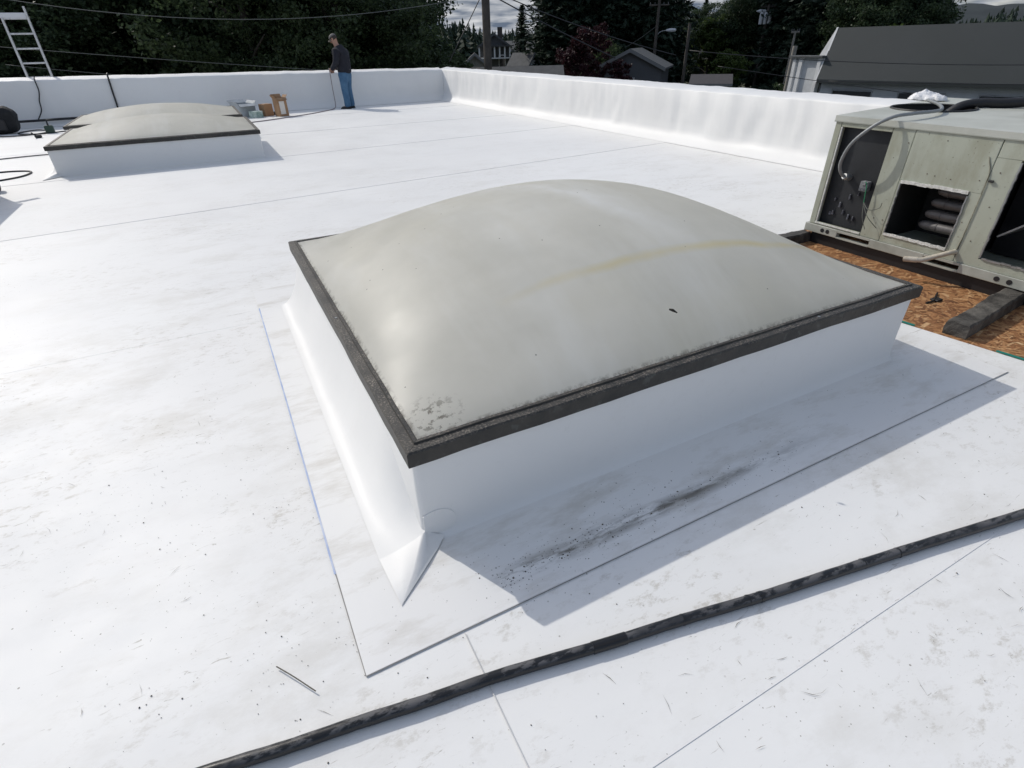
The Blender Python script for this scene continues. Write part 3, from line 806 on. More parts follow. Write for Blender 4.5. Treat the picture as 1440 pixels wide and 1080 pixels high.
# lid: sheet top with turned-down lip and a fan hole
FC, FR_ = (5.08, 2.75), .30
lid = MB()
outer = [(HX - .007, YF + .008), (HX - .007, YN - .02), (XB + .02, YN - .02), (XB + .02, YF + .22)]
N = 40; 
circ = [(FC[0] + FR_ * math.cos(2 * math.pi * k / N), FC[1] - .09 + FR_ * .92 * math.sin(2 * math.pi * k / N)) for k in range(N)]
bm = bmesh.new()
ov = [bm.verts.new((x, y, zl + (.012 if x > 5 else 0))) for x, y in outer]; cv = [bm.verts.new((x, y, zl + .006)) for x, y in circ]
ed_ = [bm.edges.new((ov[i], ov[(i + 1) % 4])) for i in range(4)] + [bm.edges.new((cv[i], cv[(i + 1) % N])) for i in range(N)]
bmesh.ops.triangle_fill(bm, edges=ed_, use_beauty=True)
bm.verts.index_update()
lid.add([tuple(v.co) for v in bm.verts], [[v.index for v in f.verts] for f in bm.faces if any(v in ov for v in f.verts)]); bm.free()
for i in range(4):
    a, b = outer[i], outer[(i + 1) % 4]
    za, zb = [zl + (.012 if q[0] > 5 else 0) for q in (a, b)]
    lid.add([(*a, za), (*b, zb), (*b, .905), (*a, .905)], [(0, 1, 2, 3)])
obj('lid', lid, M('lid_paint', (.50, .51, .46), .5, var=(.40, .41, .36), var_scale=3), hv)
obj('lip_shade_strip', MB().box((HX - .010, YN - .02, .903), (HX - .004, YF + .008, .909)), M('lip_shadow', (.30, .31, .27), .6), hv)  # thin strip in darkened lid colour, painting the shadow line under the lip
well = MB()
well.add([(x, y, zl + .004) for x, y in circ] + [(x, y, zl - .22) for x, y in circ], [(i, (i + 1) % N, N + (i + 1) % N, N + i) for i in range(N)] + [tuple(range(N, 2 * N))])
obj('fan_well', well, M_black, hv)
obj('fan_ring', MB().tube([(x, y, zl + .010) for x, y in circ + circ[:1]], .008, 6, False), M_dark, hv)
for k in range(4):
    an = k * math.pi / 2 + .3
    b_ = MB(); c = Vector((FC[0], FC[1] - .09, zl - .10)); d = Vector((math.cos(an), math.sin(an), 0)); s = Vector((-d.y, d.x, .35)) * .10
    b_.add([c + d * .06 - s * .5, c + d * .30 - s, c + d * .30 + s, c + d * .06 + s * .5, c + d * .06 - s * .5 + Vector((0, 0, .006)), c + d * .30 - s + Vector((0, 0, .006)), c + d * .30 + s + Vector((0, 0, .006)), c + d * .06 + s * .5 + Vector((0, 0, .006))],
           [(0, 1, 2, 3), (4, 5, 6, 7), (0, 1, 5, 4), (1, 2, 6, 5), (2, 3, 7, 6), (3, 0, 4, 7)])
    obj('fan_blade', b_, M_dark, hv)
# conduit looping from the bay over the lid
cond = smooth_path([(HX + .045, 2.655, .535), (HX - .04, 2.665, .56), (HX - .10, 2.66, .65), (HX - .13, 2.60, .79), (HX - .10, 2.50, .91), (HX - .03, 2.42, .972), (HX + .12, 2.38, .985), (HX + .5, 2.42, .978), (HX + .85, 2.62, .98), (HX + 1.1, 2.85, .985)], 10)
cd = obj('conduit', MB().tube(cond, [.0112 + (.001 if i % 2 else 0) for i in range(len(cond))], 10), M('grey_conduit', (.25, .265, .27), .5, .2), hv, smooth=50)
obj('fitting', MB().tube([(HX + .05, 2.655, .53), (HX + .0, 2.657, .54), (HX - .012, 2.659, .545)], [.026, .026, .021], 10), M_galv, cd)
# drain stub
obj('drain_pipe', MB().tube(smooth_path([(HX + .02, 1.752, .215), (HX - .04, 1.775, .205), (HX - .09, 1.84, .165), (HX - .13, 1.875, .145), (HX - .15, 1.90, .142)], 6), .016, 12).tube([(HX - .145, 1.895, .142), (HX - .175, 1.965, .135)], .019, 12).tube([(HX - .1745, 1.964, .1351), (HX - .1765, 1.969, .1346)], .013, 12),
    M('old_pvc', (.56, .52, .44), .5, var=(.40, .35, .27), var_scale=18), hv, smooth=50)
# screws along panel seams
for (y, z) in ((2.285, .82), (2.285, .30), (1.79, .66), (1.79, .40), (2.1, .65), (1.95, .64), (2.05, .645), (1.70, .72), (1.70, .30), (2.05, .86), (1.68, .52), (2.35, .30)):
    obj('screw', MB().disc_cyl((HX - .002, y, z), (1, 0, 0), .0036, .004, 6), M('rusty_screw', (.10, .07, .05), .7), hv)
cable('sealant_line', [(HX - .006, 1.79, .80), (HX - .006, 1.752, .70), (HX - .006, 1.748, .5), (HX - .006, 1.75, .33), (HX - .006, 1.756, .2)], .0028, M('old_sealant', (.34, .33, .25), .8, var=(.10, .09, .07), var_scale=20), hv, 6)
obj('wire_clip', MB().box((HX - .016, 1.71, .66), (HX - .004, 1.74, .675), .003), M_dark, hv)

# black power cable and fan motor lying on the lid
cab = smooth_path([(5.14, 2.66, zl - .12), (5.24, 2.56, zl + .01), (5.36, 2.47, zl + .04), (5.45, 2.36, zl + .04), (5.62, 2.22, zl + .06), (5.8, 2.05, zl + .15), (5.95, 1.7, zl + .17), (6.0, 1.2, zl + .14)], 8)
tag(obj('power_cable', MB().tube(cab, .035, 10), M_black, None, smooth=True, loc=(5.6, 2.2, zl)), 'thick black cable bundle lying across the lid of the air conditioner', 'cable')
fm = thing('fan_motor', (5.05, 1.83, zl + .01), 'black condenser fan motor set down on the lid of the air conditioner', 'motor')
obj('motor_body', MB().disc_cyl((5.05, 1.83, zl + .085), (0, 0, 1), .075, .11, 20), M_black, fm, smooth=40)
obj('shaft', MB().disc_cyl((5.05, 1.83, zl + .17), (0, 0, 1), .012, .07, 10), M_galv, fm)
for k in range(4):
    an = k * math.pi / 2 + .5; d = Vector((math.cos(an), math.sin(an), 0)); c = Vector((5.05, 1.83, zl + .02))
    obj('mounting_arm', MB().tube([c + d * .05 + Vector((0, 0, .05)), c + d * .13 + Vector((0, 0, .03)), c + d * .2], .008, 6), M_dark, fm)
obj('hub_disc', MB().disc_cyl((5.28, 2.02, zl + .095), (.7, .7, .1), .085, .04, 20).tube([(5.05, 1.83, zl + .09), (5.27, 2.01, zl + .095)], .016, 8), M_black, fm, smooth=40)

# crumpled white offcut on the far edge of the lid
rg = MB()
def ragf(u, v):
    a = 2 * math.pi * u; r = .012 + .25 * math.sin(math.pi * v * .5)
    x, y = 5.66 + r * .5 * math.cos(a) * (1 + .3 * fbm(math.cos(a), math.sin(a), 0, 1.3)), 3.03 + r * .62 * math.sin(a) * (1 + .3 * fbm(math.cos(a), math.sin(a), 3, 1.3))
    h = .050 * (1 - (v * 1.0) ** 1.6) * (1 + .55 * fbm(x, y, 0, 5)) + .025 * max(0, fbm(x, y, 3, 9)) * (1 - v * .6)
    return (x, y, zl + .016 + max(0, h))
rg.grid(ragf, 56, 20)
tag(obj('plastic_offcut', rg, M('white_plastic_film', (.78, .78, .79), .35, bump=(22, .8, .02)), None, smooth=True, loc=(5.66, 3.03, zl)), 'crumpled white plastic offcut heaped on the back edge of the air conditioner', 'plastic sheet')

# old tarred timbers
def timber(a, b, w, h, label, seed):
    a, b = Vector(a), Vector(b); d = (b - a).normalized(); s = Vector((-d.y, d.x, 0)); n = 30
    mb = MB(); prof = [(-.5, 0), (-.52, .4), (-.5, .85), (-.42, 1.0), (-.1, .97), (.15, 1.02), (.42, 1.0), (.5, .88), (.5, .45), (.48, 0)]
    for i in range(n + 1):
        p = a + (b - a) * i / n
        for (u, v) in prof:
            q = p + s * (u * w) + Vector((0, 0, v * h)); k = .004 * fbm(q.x * .35 + seed, q.y * 3, q.z * 3, 6) + .003 * fbm(q.x, q.y, q.z + seed, 22)
            mb.v.append(tuple(q + s * k * (1 if v > .1 else .2) + Vector((0, 0, k * 1.2 if v > .1 else 0)) + d * (.012 * fbm(q.y * 9, q.z * 9, seed, 3) if i in (0, n) else 0)))
    m = len(prof)
    for i in range(n):
        for k in range(m - 1): mb.f.append((i * m + k, i * m + k + 1, (i + 1) * m + k + 1, (i + 1) * m + k))
    mb.f += [tuple(range(m)), tuple(n * m + k for k in range(m))]
    return tag(obj('timber', mb, M('tarred_timber', (.032, .029, .026), .75, var=(.13, .12, .105), var_scale=9, bump=(40, .8, .01)), None, smooth=25, loc=(*a.xy, 0)), label, 'timber')
timber((3.44, 1.275, -.003), (4.235, 1.36, -.003), .115, .082, 'tarred old timber on the bare decking with its cut end at the teal membrane edge', 1)
timber((3.45, 2.845, -.003), (4.235, 2.865, -.003), .10, .08, 'tarred old timber on the decking at the far corner of the air conditioner', 5)
tg = MB().tube(smooth_path([(3.98, 1.66, .004), (3.88, 1.62, .008), (3.82, 1.60, .006), (3.76, 1.605, .004)], 5), .006, 6).box((3.84, 1.58, -.003), (3.90, 1.63, .010), .004)
tag(obj('tar_scrap', tg, M_black, None, loc=(3.85, 1.6, 0)), 'small black scrap of tar lying on the bare decking', 'scrap')

# ================================================================== WORKER AND HIS THINGS
def skin_mesh(name, joints, edges, mat, parent, sub=2, root=0, loc=(0, 0, 0), rz=0.0):
    """joints: (x, y, z, rx, ry); grown with a Skin modifier, then baked to plain mesh"""
    me = bpy.data.meshes.new(name)
    c, s = math.cos(rz), math.sin(rz)
    me.from_pydata([(x, y, z) for x, y, z, *_ in joints], edges, [])
    o = bpy.data.objects.new(name, me); COL.objects.link(o)
    md = o.modifiers.new('skin', 'SKIN'); md.use_smooth_shade = True
    if not me.skin_vertices: pass
    for i, j in enumerate(joints):
        sv = me.skin_vertices[0].data[i]; sv.radius = (j[3], j[4]); sv.use_root = (i == root)
    sb = o.modifiers.new('sub', 'SUBSURF'); sb.levels = sb.render_levels = sub
    dg = bpy.context.evaluated_depsgraph_get(); dg.update()
    nm = bpy.data.meshes.new_from_object(o.evaluated_get(dg)); nm.name = name
    bpy.data.objects.remove(o, do_unlink=True)
    nm.materials.clear(); nm.materials.append(mat); nm.shade_smooth()
    n = bpy.data.objects.new(name, nm); COL.objects.link(n); n.parent = parent
    return n

M_skin = M('skin', (.42, .24, .17), .55)
M_jacket = M('navy_fleece', (.010, .011, .018), .9, var=(.015, .016, .025), var_scale=12, bump=(60, .3, .004))
M_jeans = M('blue_denim', (.045, .115, .21), .85, var=(.075, .165, .28), var_scale=7, bump=(90, .2, .003))
M_cap = M('grey_cap', (.16, .15, .14), .8, var=(.10, .095, .09))
M_hair = M('dark_hair', (.035, .026, .02), .7)
per = thing('person', (3.80, 17.30, 0), 'worker in cap, dark navy jacket and blue jeans looking down by the far parapet', 'person')
per.rotation_euler = (0, 0, math.radians(50))       # local +Y is the way he faces
J = [(0, 0, .95, .13, .10), (0, .01, 1.12, .13, .10), (0, .03, 1.30, .16, .11), (0, .06, 1.44, .12, .09), (0, .10, 1.52, .055, .055), (0, .145, 1.60, .075, .085), (0, .165, 1.69, .080, .095), (0, .15, 1.75, .055, .065)]
E_ = [(0, 1), (1, 2), (2, 3), (3, 4), (4, 5), (5, 6), (6, 7)]
for s in (-1, 1):
    b = len(J)
    J += [(s * .10, 0, .88, .085, .095), (s * .105, .02, .50, .058, .062), (s * .11, -.01, .10, .040, .045), (s * .115, .10, .04, .042, .035)]
    E_ += [(0, b), (b, b + 1), (b + 1, b + 2), (b + 2, b + 3)]
    a = len(J)
    J += [(s * .20, .05, 1.41, .062, .062), (s * .25, .04, 1.15, .046, .046), (s * .20 * (.7 if s < 0 else .5), .25, .99, .034, .034), (s * .09, .33, .955, .032, .022)]
    E_ += [(3, a), (a, a + 1), (a + 1, a + 2), (a + 2, a + 3)]
body_o = skin_mesh('body', J, E_, M_skin, per)
# hands: palm is the chain end, five fingers curled round the hose; joined into the body mesh
fm_ = MB()
hose_xy = (0.02, .40)
for s in (-1, 1):
    zc = .955 if s < 0 else .91
    base = Vector((s * .075, .345, zc))
    for k, ln in enumerate((.070, .078, .074, .060)):
        z = zc + .026 - .018 * k
        p0 = Vector((s * .07, .345, z)); p1 = Vector((s * .058, .345 + ln * .55, z - .002)); p2 = Vector((s * .02, .345 + ln, z - .004)); p3 = Vector((-s * .012, .345 + ln * .9, z - .006))
        fm_.tube(smooth_path([p0, p1, p2, p3], 3), [.0105] * 9 + [.007], 6)
    fm_.tube(smooth_path([base + Vector((0, -.02, .02)), base + Vector((-s * .035, .0, .035)), base + Vector((-s * .06, .035, .03))], 3), [.012] * 6 + [.008], 6)
fo = obj('fingers', MB(), M_skin)
bpy.data.objects.remove(fo, do_unlink=True)
bm = bmesh.new(); bm.from_mesh(body_o.data)
o0 = len(bm.verts); nv = [bm.verts.new(v) for v in fm_.v]
for f in fm_.f:
    try: bm.faces.new([nv[i] for i in f])
    except ValueError: pass
# nose, eye sockets and ears are drawn out of the face
for f in bm.faces: f.smooth = True
bm.to_mesh(body_o.data); bm.free()
def local_obj(name, mb, mat, par, smooth=True):
    me = bpy.data.meshes.new(name); me.from_pydata(mb.v, [], mb.f); me.update(); me.materials.append(mat)
    if smooth: me.shade_smooth()
    o = bpy.data.objects.new(name, me); COL.objects.link(o); o.parent = par; return o
def ellipsoid(c, r, nu=14, nv=9, mtx=None, vmin=-1.0):
    mb = MB(); c = Vector(c)
    def fn(u, v):
        th = 2 * math.pi * u; ph = math.asin(max(-1, min(1, vmin + (1 - vmin) * v)))
        q = Vector((r[0] * math.cos(ph) * math.cos(th), r[1] * math.cos(ph) * math.sin(th), r[2] * math.sin(ph)))
        if mtx is not None: q = mtx @ q
        return tuple(c + q)
    mb.grid(fn, nu, nv); return mb
tilt = Matrix.Rotation(math.radians(-32), 3, 'X')
fe = MB(); hc = Vector((0, .165, 1.665))
for nm, q, r in (('nose', (0, .105, -.01), (.014, .022, .02)),):
    local_obj('nose', ellipsoid(hc + tilt @ Vector(q), r, 8, 6, tilt), M_skin, per)
for s in (-1, 1):
    local_obj('ear', ellipsoid(hc + tilt @ Vector((s * .082, -.01, -.005)), (.012, .022, .034), 8, 6, tilt), M_skin, per)
    local_obj('eye', ellipsoid(hc + tilt @ Vector((s * .032, .088, .012)), (.012, .008, .008), 8, 6, tilt), M_black, per)
local_obj('mouth', ellipsoid(hc + tilt @ Vector((0, .092, -.052)), (.024, .008, .006), 8, 6, tilt), M('lips', (.30, .12, .10), .5), per)
local_obj('hair', ellipsoid(hc + tilt @ Vector((0, -.028, .008)), (.086, .088, .088), 14, 9, tilt, -.55), M_hair, per)
cap = local_obj('cap', ellipsoid(hc + tilt @ Vector((0, -.004, .045)), (.093, .108, .075), 16, 8, tilt, -.05), M_cap, per)
br = MB()
br.grid(lambda u, v: tuple(hc + tilt @ Vector(((u - .5) * .17, .075 + .095 * v * (1 - (2 * u - 1) ** 2 * .6), .045 - .018 * (2 * u - 1) ** 2 - .012 * v))), 8, 4)
br.grid(lambda u, v: tuple(hc + tilt @ Vector(((u - .5) * .17, .075 + .095 * v * (1 - (2 * u - 1) ** 2 * .6), .039 - .018 * (2 * u - 1) ** 2 - .012 * v))), 8, 4)
local_obj('brim', br, M('tan_brim', (.42, .39, .33), .8), cap)
JJ = [(0, -.01, .83, .205, .205), (0, -.01, .95, .20, .20), (0, -.005, 1.10, .205, .205), (0, .0, 1.26, .22, .22), (0, .02, 1.40, .19, .19), (0, .07, 1.50, .11, .11)]
EE = [(0, 1), (1, 2), (2, 3), (3, 4), (4, 5)]
for s in (-1, 1):
    a = len(JJ)
    JJ += [(s * .205, .04, 1.38, .105, .105), (s * .27, .05, 1.14, .085, .085), (s * .21 * (.7 if s < 0 else .5), .25, .995, .065, .065), (s * .11, .31, .965, .055, .055)]
    EE += [(4, a), (a, a + 1), (a + 1, a + 2), (a + 2, a + 3)]
skin_mesh('jacket', JJ, EE, M_jacket, per)
PJ = [(0, .0, .98, .18, .18), (0, .0, .88, .18, .18)]; PE = [(0, 1)]
for s in (-1, 1):
    a = len(PJ)
    PJ += [(s * .10, .0, .74, .13, .13), (s * .108, .02, .50, .102, .102), (s * .114, .0, .24, .092, .092), (s * .116, -.005, .03, .100, .100)]
    PE += [(1, a), (a, a + 1), (a + 1, a + 2), (a + 2, a + 3)]
skin_mesh('jeans', PJ, PE, M_jeans, per)
for s in (-1, 1):
    sh = MB()
    sh.grid(lambda u, v: (s * .115 + (.048 - .012 * abs(v - .45)) * math.cos(math.pi * u) * (1 if 0 < v < 1 else .6), -.085 + .29 * v, .012 + (.095 - .055 * v) * math.sin(math.pi * u) * (1 if 0 < v < 1 else .5)), 10, 8)
    sh.box((s * .115 - .050, -.085, .002), (s * .115 + .050, .205, .022), .006)
    local_obj('shoe', sh, M('dark_shoe', (.02, .018, .018), .6), per)

# hose he holds, dropping to the roof and running back to the skylights
H_ = smooth_path([(3.43, 17.47, 1.0), (3.44, 17.47, .9), (3.44, 17.48, .5), (3.44, 17.46, .12), (3.36, 17.36, .02), (3.0, 16.9, .012), (2.45, 16.35, .012), (1.9, 15.95, .012), (1.4, 15.6, .012), (1.0, 15.4, .012)], 8)
tag(obj('hose', MB().tube(H_, .012, 6), M('pinkish_hose', (.30, .25, .25), .5), None, smooth=True, loc=(3.0, 16.9, 0)), 'thin hose hanging from the worker\'s hand and trailing over the roof to the boxes', 'hose')

def carton(loc, sx, sy, h, rz, label, open_=False, mat=M_card, lbl=True):
    t = thing('box', loc, label, 'box', 'boxes by the far parapet')
    R = Matrix.Translation(loc) @ Matrix.Rotation(rz, 4, 'Z')
    th = .008; b = MB()
    for a, c in (((-sx / 2, -sy / 2, 0), (sx / 2, -sy / 2 + th, h)), ((-sx / 2, sy / 2 - th, 0), (sx / 2, sy / 2, h)), ((-sx / 2, -sy / 2 + th, 0), (-sx / 2 + th, sy / 2 - th, h)), ((sx / 2 - th, -sy / 2 + th, 0), (sx / 2, sy / 2 - th, h)), ((-sx / 2 + th, -sy / 2 + th, 0), (sx / 2 - th, sy / 2 - th, .01))):
        b.box(a, c, 0, R)
    obj('carton', b, mat, t)
    if open_:
        for s in (-1, 1):
            f = MB(); d = .5 * sy
            f.add([R @ Vector((-sx / 2, s * sy / 2, h)), R @ Vector((sx / 2, s * sy / 2, h)), R @ Vector((sx / 2, s * (sy / 2 + d * .5), h - .05 + (.12 if s > 0 else 0))), R @ Vector((-sx / 2, s * (sy / 2 + d * .5), h - .05 + (.12 if s > 0 else 0)))], [(0, 1, 2, 3)])
            f.add([tuple(Vector(v) + Vector((0, 0, .006))) for v in f.v], [(0, 1, 2, 3)])
            obj('flap', f, mat, t)
            f = MB(); f.add([R @ Vector((s * sx / 2, -sy / 2, h)), R @ Vector((s * sx / 2, sy / 2, h)), R @ Vector((s * (sx / 2 + .05), sy / 2, h + .06)), R @ Vector((s * (sx / 2 + .05), -sy / 2, h + .06))], [(0, 1, 2, 3)])
            f.add([tuple(Vector(v) + Vector((s * .005, 0, 0))) for v in f.v], [(0, 1, 2, 3)])
            obj('flap', f, mat, t)
    else:
        for s in (-1, 1): obj('flap', MB().box((-sx / 2, min(s * .003, s * sy / 2), h), (sx / 2, max(s * .003, s * sy / 2), h + .006), 0, R), mat, t)
    if lbl: obj('print', MB().box((-sx * .3, -sy / 2 - .003, h * .12), (sx * .22, -sy / 2 - .001, h * .82), 0, R), M_paper, t)
    return t
carton((1.86, 16.47, .005), .26, .22, .42, .35, 'tall open brown carton with a pale label, rightmost by the far parapet', True)
carton((1.53, 16.80, .005), .25, .22, .27, .5, 'small closed brown carton between the open carton and a pale box', False, lbl=False)
carton((1.24, 16.55, .005), .24, .26, .14, .4, 'low pale green and white box left of the small brown carton', False, M('pale_green_print', (.50, .58, .54), .6, var=(.16, .26, .22), var_scale=9), False)
carton((1.0, 17.0, .005), .42, .5, .30, .35, 'grey and white open bin with dark rim behind the farthest skylight', True, M('grey_bin', (.42, .45, .47), .6, var=(.3, .33, .35)), False)
tp = MB(); tp.disc_cyl((1.68, 16.95, .045), (0, 0, 1), .09, .07, 18)
tag(obj('tape_roll', tp, M_black, None, smooth=40, loc=(1.68, 16.95, .005)), 'black roll of tape on the roof between the two brown cartons', 'tape roll')

# ladder head above the far parapet
ld = thing('ladder', (-3.15, 18.6, GZ), 'white aluminium ladder leaning on the outside of the far parapet', 'ladder')
lx0, lx1 = -3.43, -2.95; top_z = 2.36
for x, zt_ in ((lx0, 2.20), (lx1, 2.42)):
    obj('rail', MB().box((x - .022, 18.44 - .04, 0.9), (x + .022, 18.44 + .04, zt_), .006).add([(x - .022, 18.40, .95), (x + .022, 18.40, .95), (x + .022, 18.48, .95), (x - .022, 18.48, .95), (x - .022, 19.3, GZ), (x + .022, 19.3, GZ), (x + .022, 19.38, GZ), (x - .022, 19.38, GZ)], [(0, 1, 5, 4), (1, 2, 6, 5), (2, 3, 7, 6), (3, 0, 4, 7), (4, 5, 6, 7)]), M_alu, ld)
for k in range(5):
    z = 1.31 + .292 * k - .29
    obj('rung', MB().box((lx0 + .022, 18.42, z - .018), (lx1 - .022, 18.46, z + .018), .005), M_alu, ld)
obj('top_plate', MB().box((lx0 - .16, 18.42, 2.20), (lx1 + .022, 18.455, 2.30), .008), M('ladder_plate', (.66, .67, .69), .5), ld)

# left: bag, cords, small tools, stand-in cart
bg = thing('tool_bag', (-4.05, 16.9, .004), 'black tool bag slumped on the roof at the far left edge', 'bag')
def bagf(u, v):
    a = 2 * math.pi * u; ph = -.5 * math.pi + math.pi * v
    x, y, z = .42 * math.copysign(abs(math.cos(a)) ** .6, math.cos(a)) * math.cos(ph) ** .6, .22 * math.copysign(abs(math.sin(a)) ** .6, math.sin(a)) * math.cos(ph) ** .6, .28 * math.copysign(abs(math.sin(ph)) ** .7, math.sin(ph))
    k = 1 + .12 * fbm(x, y, z, 4)
    return (-4.05 + x * k, 16.9 + y * k, .27 + z * k * (1.0 if z > 0 else .95))
obj('bag_body', MB().grid(bagf, 28, 16), M('bag_nylon', (.007, .008, .010), .8, var=(.012, .013, .015), var_scale=14, bump=(18, .8, .02)), bg, smooth=True)
obj('strap', MB().tube(smooth_path([(-4.3, 16.8, .45), (-4.15, 16.78, .62), (-3.98, 16.8, .63), (-3.85, 16.82, .46)], 6), .018, 6), M_black, bg)
obj('pocket', MB().box((-4.3, 16.64, .08), (-3.85, 16.70, .30), .02), M_black, bg)
def cord(pts, r, label, mat=M_black, cat='cord'):
    return tag(obj('cord', MB().tube(smooth_path(pts, 8), r, 6), mat, None, smooth=True, loc=pts[0]), label, cat)
cord([(-4.7, 17.75, .16), (-3.6, 17.86, .15), (-2.8, 17.9, .15), (-2.0, 17.86, .13), (-1.2, 17.9, .10)], .03, 'black hose lying along the foot of the shaded far parapet')
cord([(-3.23, 18.05, 1.06), (-3.24, 17.975, .98), (-3.25, 17.97, .75), (-3.32, 17.965, .55), (-3.36, 17.965, .35), (-3.48, 17.9, .17)], .013, 'thin cord hanging down the shaded parapet below the ladder')
cord([(-1.772, 18.06, 1.055), (-1.775, 17.97, 1.0), (-1.79, 17.968, .7), (-1.80, 17.965, .4), (-1.81, 17.93, .17)], .020, 'dark strap running down the shaded parapet behind the farthest skylight')
cord([(-4.0, 16.2, .012), (-3.5, 16.1, .012), (-3.2, 16.35, .012), (-3.15, 16.75, .012), (-3.4, 16.95, .03), (-3.7, 16.8, .012), (-3.6, 16.35, .02), (-3.3, 16.15, .02), (-3.0, 16.3, .012), (-2.6, 16.6, .012)], .014, 'black cord coiled on the roof beside the tool bag')
cord([(-4.8, 12.0, .012), (-3.6, 12.35, .012), (-2.8, 12.55, .012), (-2.2, 12.5, .02)], .010, 'thin grey cord crossing the roof to the left end of the middle skylight', M('grey_cord', (.12, .12, .13), .6))
cord([(-3.2, 10.9, .012), (-2.75, 10.95, .012), (-2.45, 10.75, .012), (-2.50, 10.35, .012), (-2.85, 10.1, .012), (-3.3, 10.0, .012)], .012, 'dark cord looped on the roof above the wheeled stand-in cart')
tl = thing('hand_roller', (-3.05, 16.3, .004), 'small dark green hand tool standing beside the coiled cord', 'tool')
obj('roller_body', MB().box((-3.13, 16.24, .004), (-2.97, 16.36, .16), .02), M('dark_green_tool', (.02, .05, .035), .5), tl)
obj('handle', MB().tube([(-3.05, 16.3, .15), (-3.05, 16.34, .26), (-2.94, 16.36, .27)], .018, 8), M_black, tl)
sc_ = thing('tape_gun', (-3.14, 15.5, .004), 'small black tool lying on the roof left of the skylights', 'tool')
obj('gun_body', MB().box((-3.2, 15.46, .004), (-3.08, 15.54, .06), .015), M_black, sc_)
obj('handle', MB().tube([(-3.18, 15.5, .05), (-3.22, 15.44, .11)], .015, 8), M_black, sc_)
# stand-in cart added mostly out of view at the left, shaped for its shadow
ct = thing('stand_in_cart', (-2.9, 8.8, .004), 'black wheeled stand-in cart at the left edge, mostly out of view, shaped to cast the shadow', 'cart')
obj('cart_box', MB().box((-3.25, 8.10, .19), (-2.62, 9.36, .86), .02), M_dark, ct)
obj('lid', MB().box((-3.27, 8.08, .862), (-2.60, 9.38, .91), .01), M_black, ct)
for (x, y) in ((-2.60, 9.36), (-2.60, 8.3), (-3.25, 9.36), (-3.25, 8.3)):
    w_ = obj('wheel', MB().disc_cyl((x + .05, y, .094), (1, 0, 0), .09, .05, 18), M_black, ct, smooth=40)
    obj('fork', MB().box((x - .01, y - .02, .09), (x + .02, y + .02, .19), .004), M_galv, w_)
obj('push_handle', MB().tube(smooth_path([(-2.72, 9.34, .76), (-2.68, 9.44, .86), (-2.60, 9.56, .91), (-2.50, 9.64, .92)], 5), .032, 8), M_black, ct)

# ================================================================== STREET BEYOND: BUILDING AT THE RIGHT
fd = Vector((1.42, -6.28, 0)).normalized(); fn_ = Vector((-fd.y, fd.x, 0)); fn_ = -fn_ if fn_.x > 0 else fn_
OA = Vector((22.62, 16.5, GZ))
bld = thing('grey_building', OA, 'long grey building with a steep dark metal roof and a white gable end', 'building')
def BP(s, d, z): p = OA + fd * s - fn_ * d; return (p.x, p.y, z)      # s along the front, d back from it
LB = 26.0; RZ, EZ = 1.70, -.03
roofb = MB(); n = 36
for (s0, s1) in ((0, LB),):
    roofb.add([BP(0, -.25, EZ), BP(LB, -.25, EZ), BP(LB, .55, RZ), BP(0, .55, RZ), BP(LB, 4.4, RZ), BP(0, 4.4, RZ), BP(0, -.25, EZ - .12), BP(LB, -.25, EZ - .12), BP(LB, 4.42, EZ - .12), BP(0, 4.42, EZ - .12)],
              [(0, 1, 2, 3), (3, 2, 4, 5), (0, 6, 7, 1), (5, 4, 8, 9), (6, 9, 8, 7), (1, 7, 8, 4, 2), (0, 3, 5, 9, 6)])
ro = obj('roof', roofb, M_metal_roof, bld)
wb = MB()
wb.add([BP(.05, .2, GZ), BP(LB, .2, GZ), BP(LB, .2, EZ - .12), BP(.05, .2, EZ - .12), BP(LB, 4.0, GZ), BP(LB, 4.0, EZ - .12), BP(.05, 4.0, GZ), BP(.05, 4.0, EZ - .12)], [(0, 1, 2, 3), (1, 4, 5, 2), (4, 6, 7, 5), (6, 0, 3, 7)])
wl_ = obj('wall', wb, M_grey_siding, bld)
for k in range(6):
    z = EZ - .13 - .19 * k
    obj('siding_board', MB().add([BP(.05, .195, z), BP(LB, .195, z), BP(LB, .17, z - .18), BP(.05, .17, z - .18), BP(LB, .195, z - .18), BP(.05, .195, z - .18)], [(0, 1, 2, 3), (3, 2, 4, 5)]), M_grey_siding, wl_)
for s in (.55, 2.95, 5.45, 9.4, 12.5, 16, 20):
    w_ = obj('window', MB().add([BP(s, .13, EZ - .36), BP(s + 1.5, .13, EZ - .36), BP(s + 1.5, .13, EZ - 1.5), BP(s, .13, EZ - 1.5), BP(s, .19, EZ - .36), BP(s + 1.5, .19, EZ - .36), BP(s + 1.5, .19, EZ - 1.5), BP(s, .19, EZ - 1.5)], [(0, 1, 5, 4), (1, 2, 6, 5), (2, 3, 7, 6), (3, 0, 4, 7)]), M_white_paint, bld)
    obj('pane', MB().add([BP(s + .04, .128, EZ - .40), BP(s + 1.46, .128, EZ - .40), BP(s + 1.46, .128, EZ - 1.46), BP(s + .04, .128, EZ - 1.46)], [(0, 1, 2, 3)]), M_glass, w_)
gb = MB()
gb.add([BP(-.02, -.2, EZ - .1), BP(-.02, .55, RZ - .03), BP(-.02, 4.38, RZ - .03), BP(-.02, 4.0, GZ), BP(-.02, .2, GZ), BP(-.02, .2, EZ - .1)], [(0, 1, 2, 3, 4, 5)])
obj('gable_wall', gb, M_white_paint, bld)
tx, ty, _ = BP(-.03, .52, 0)
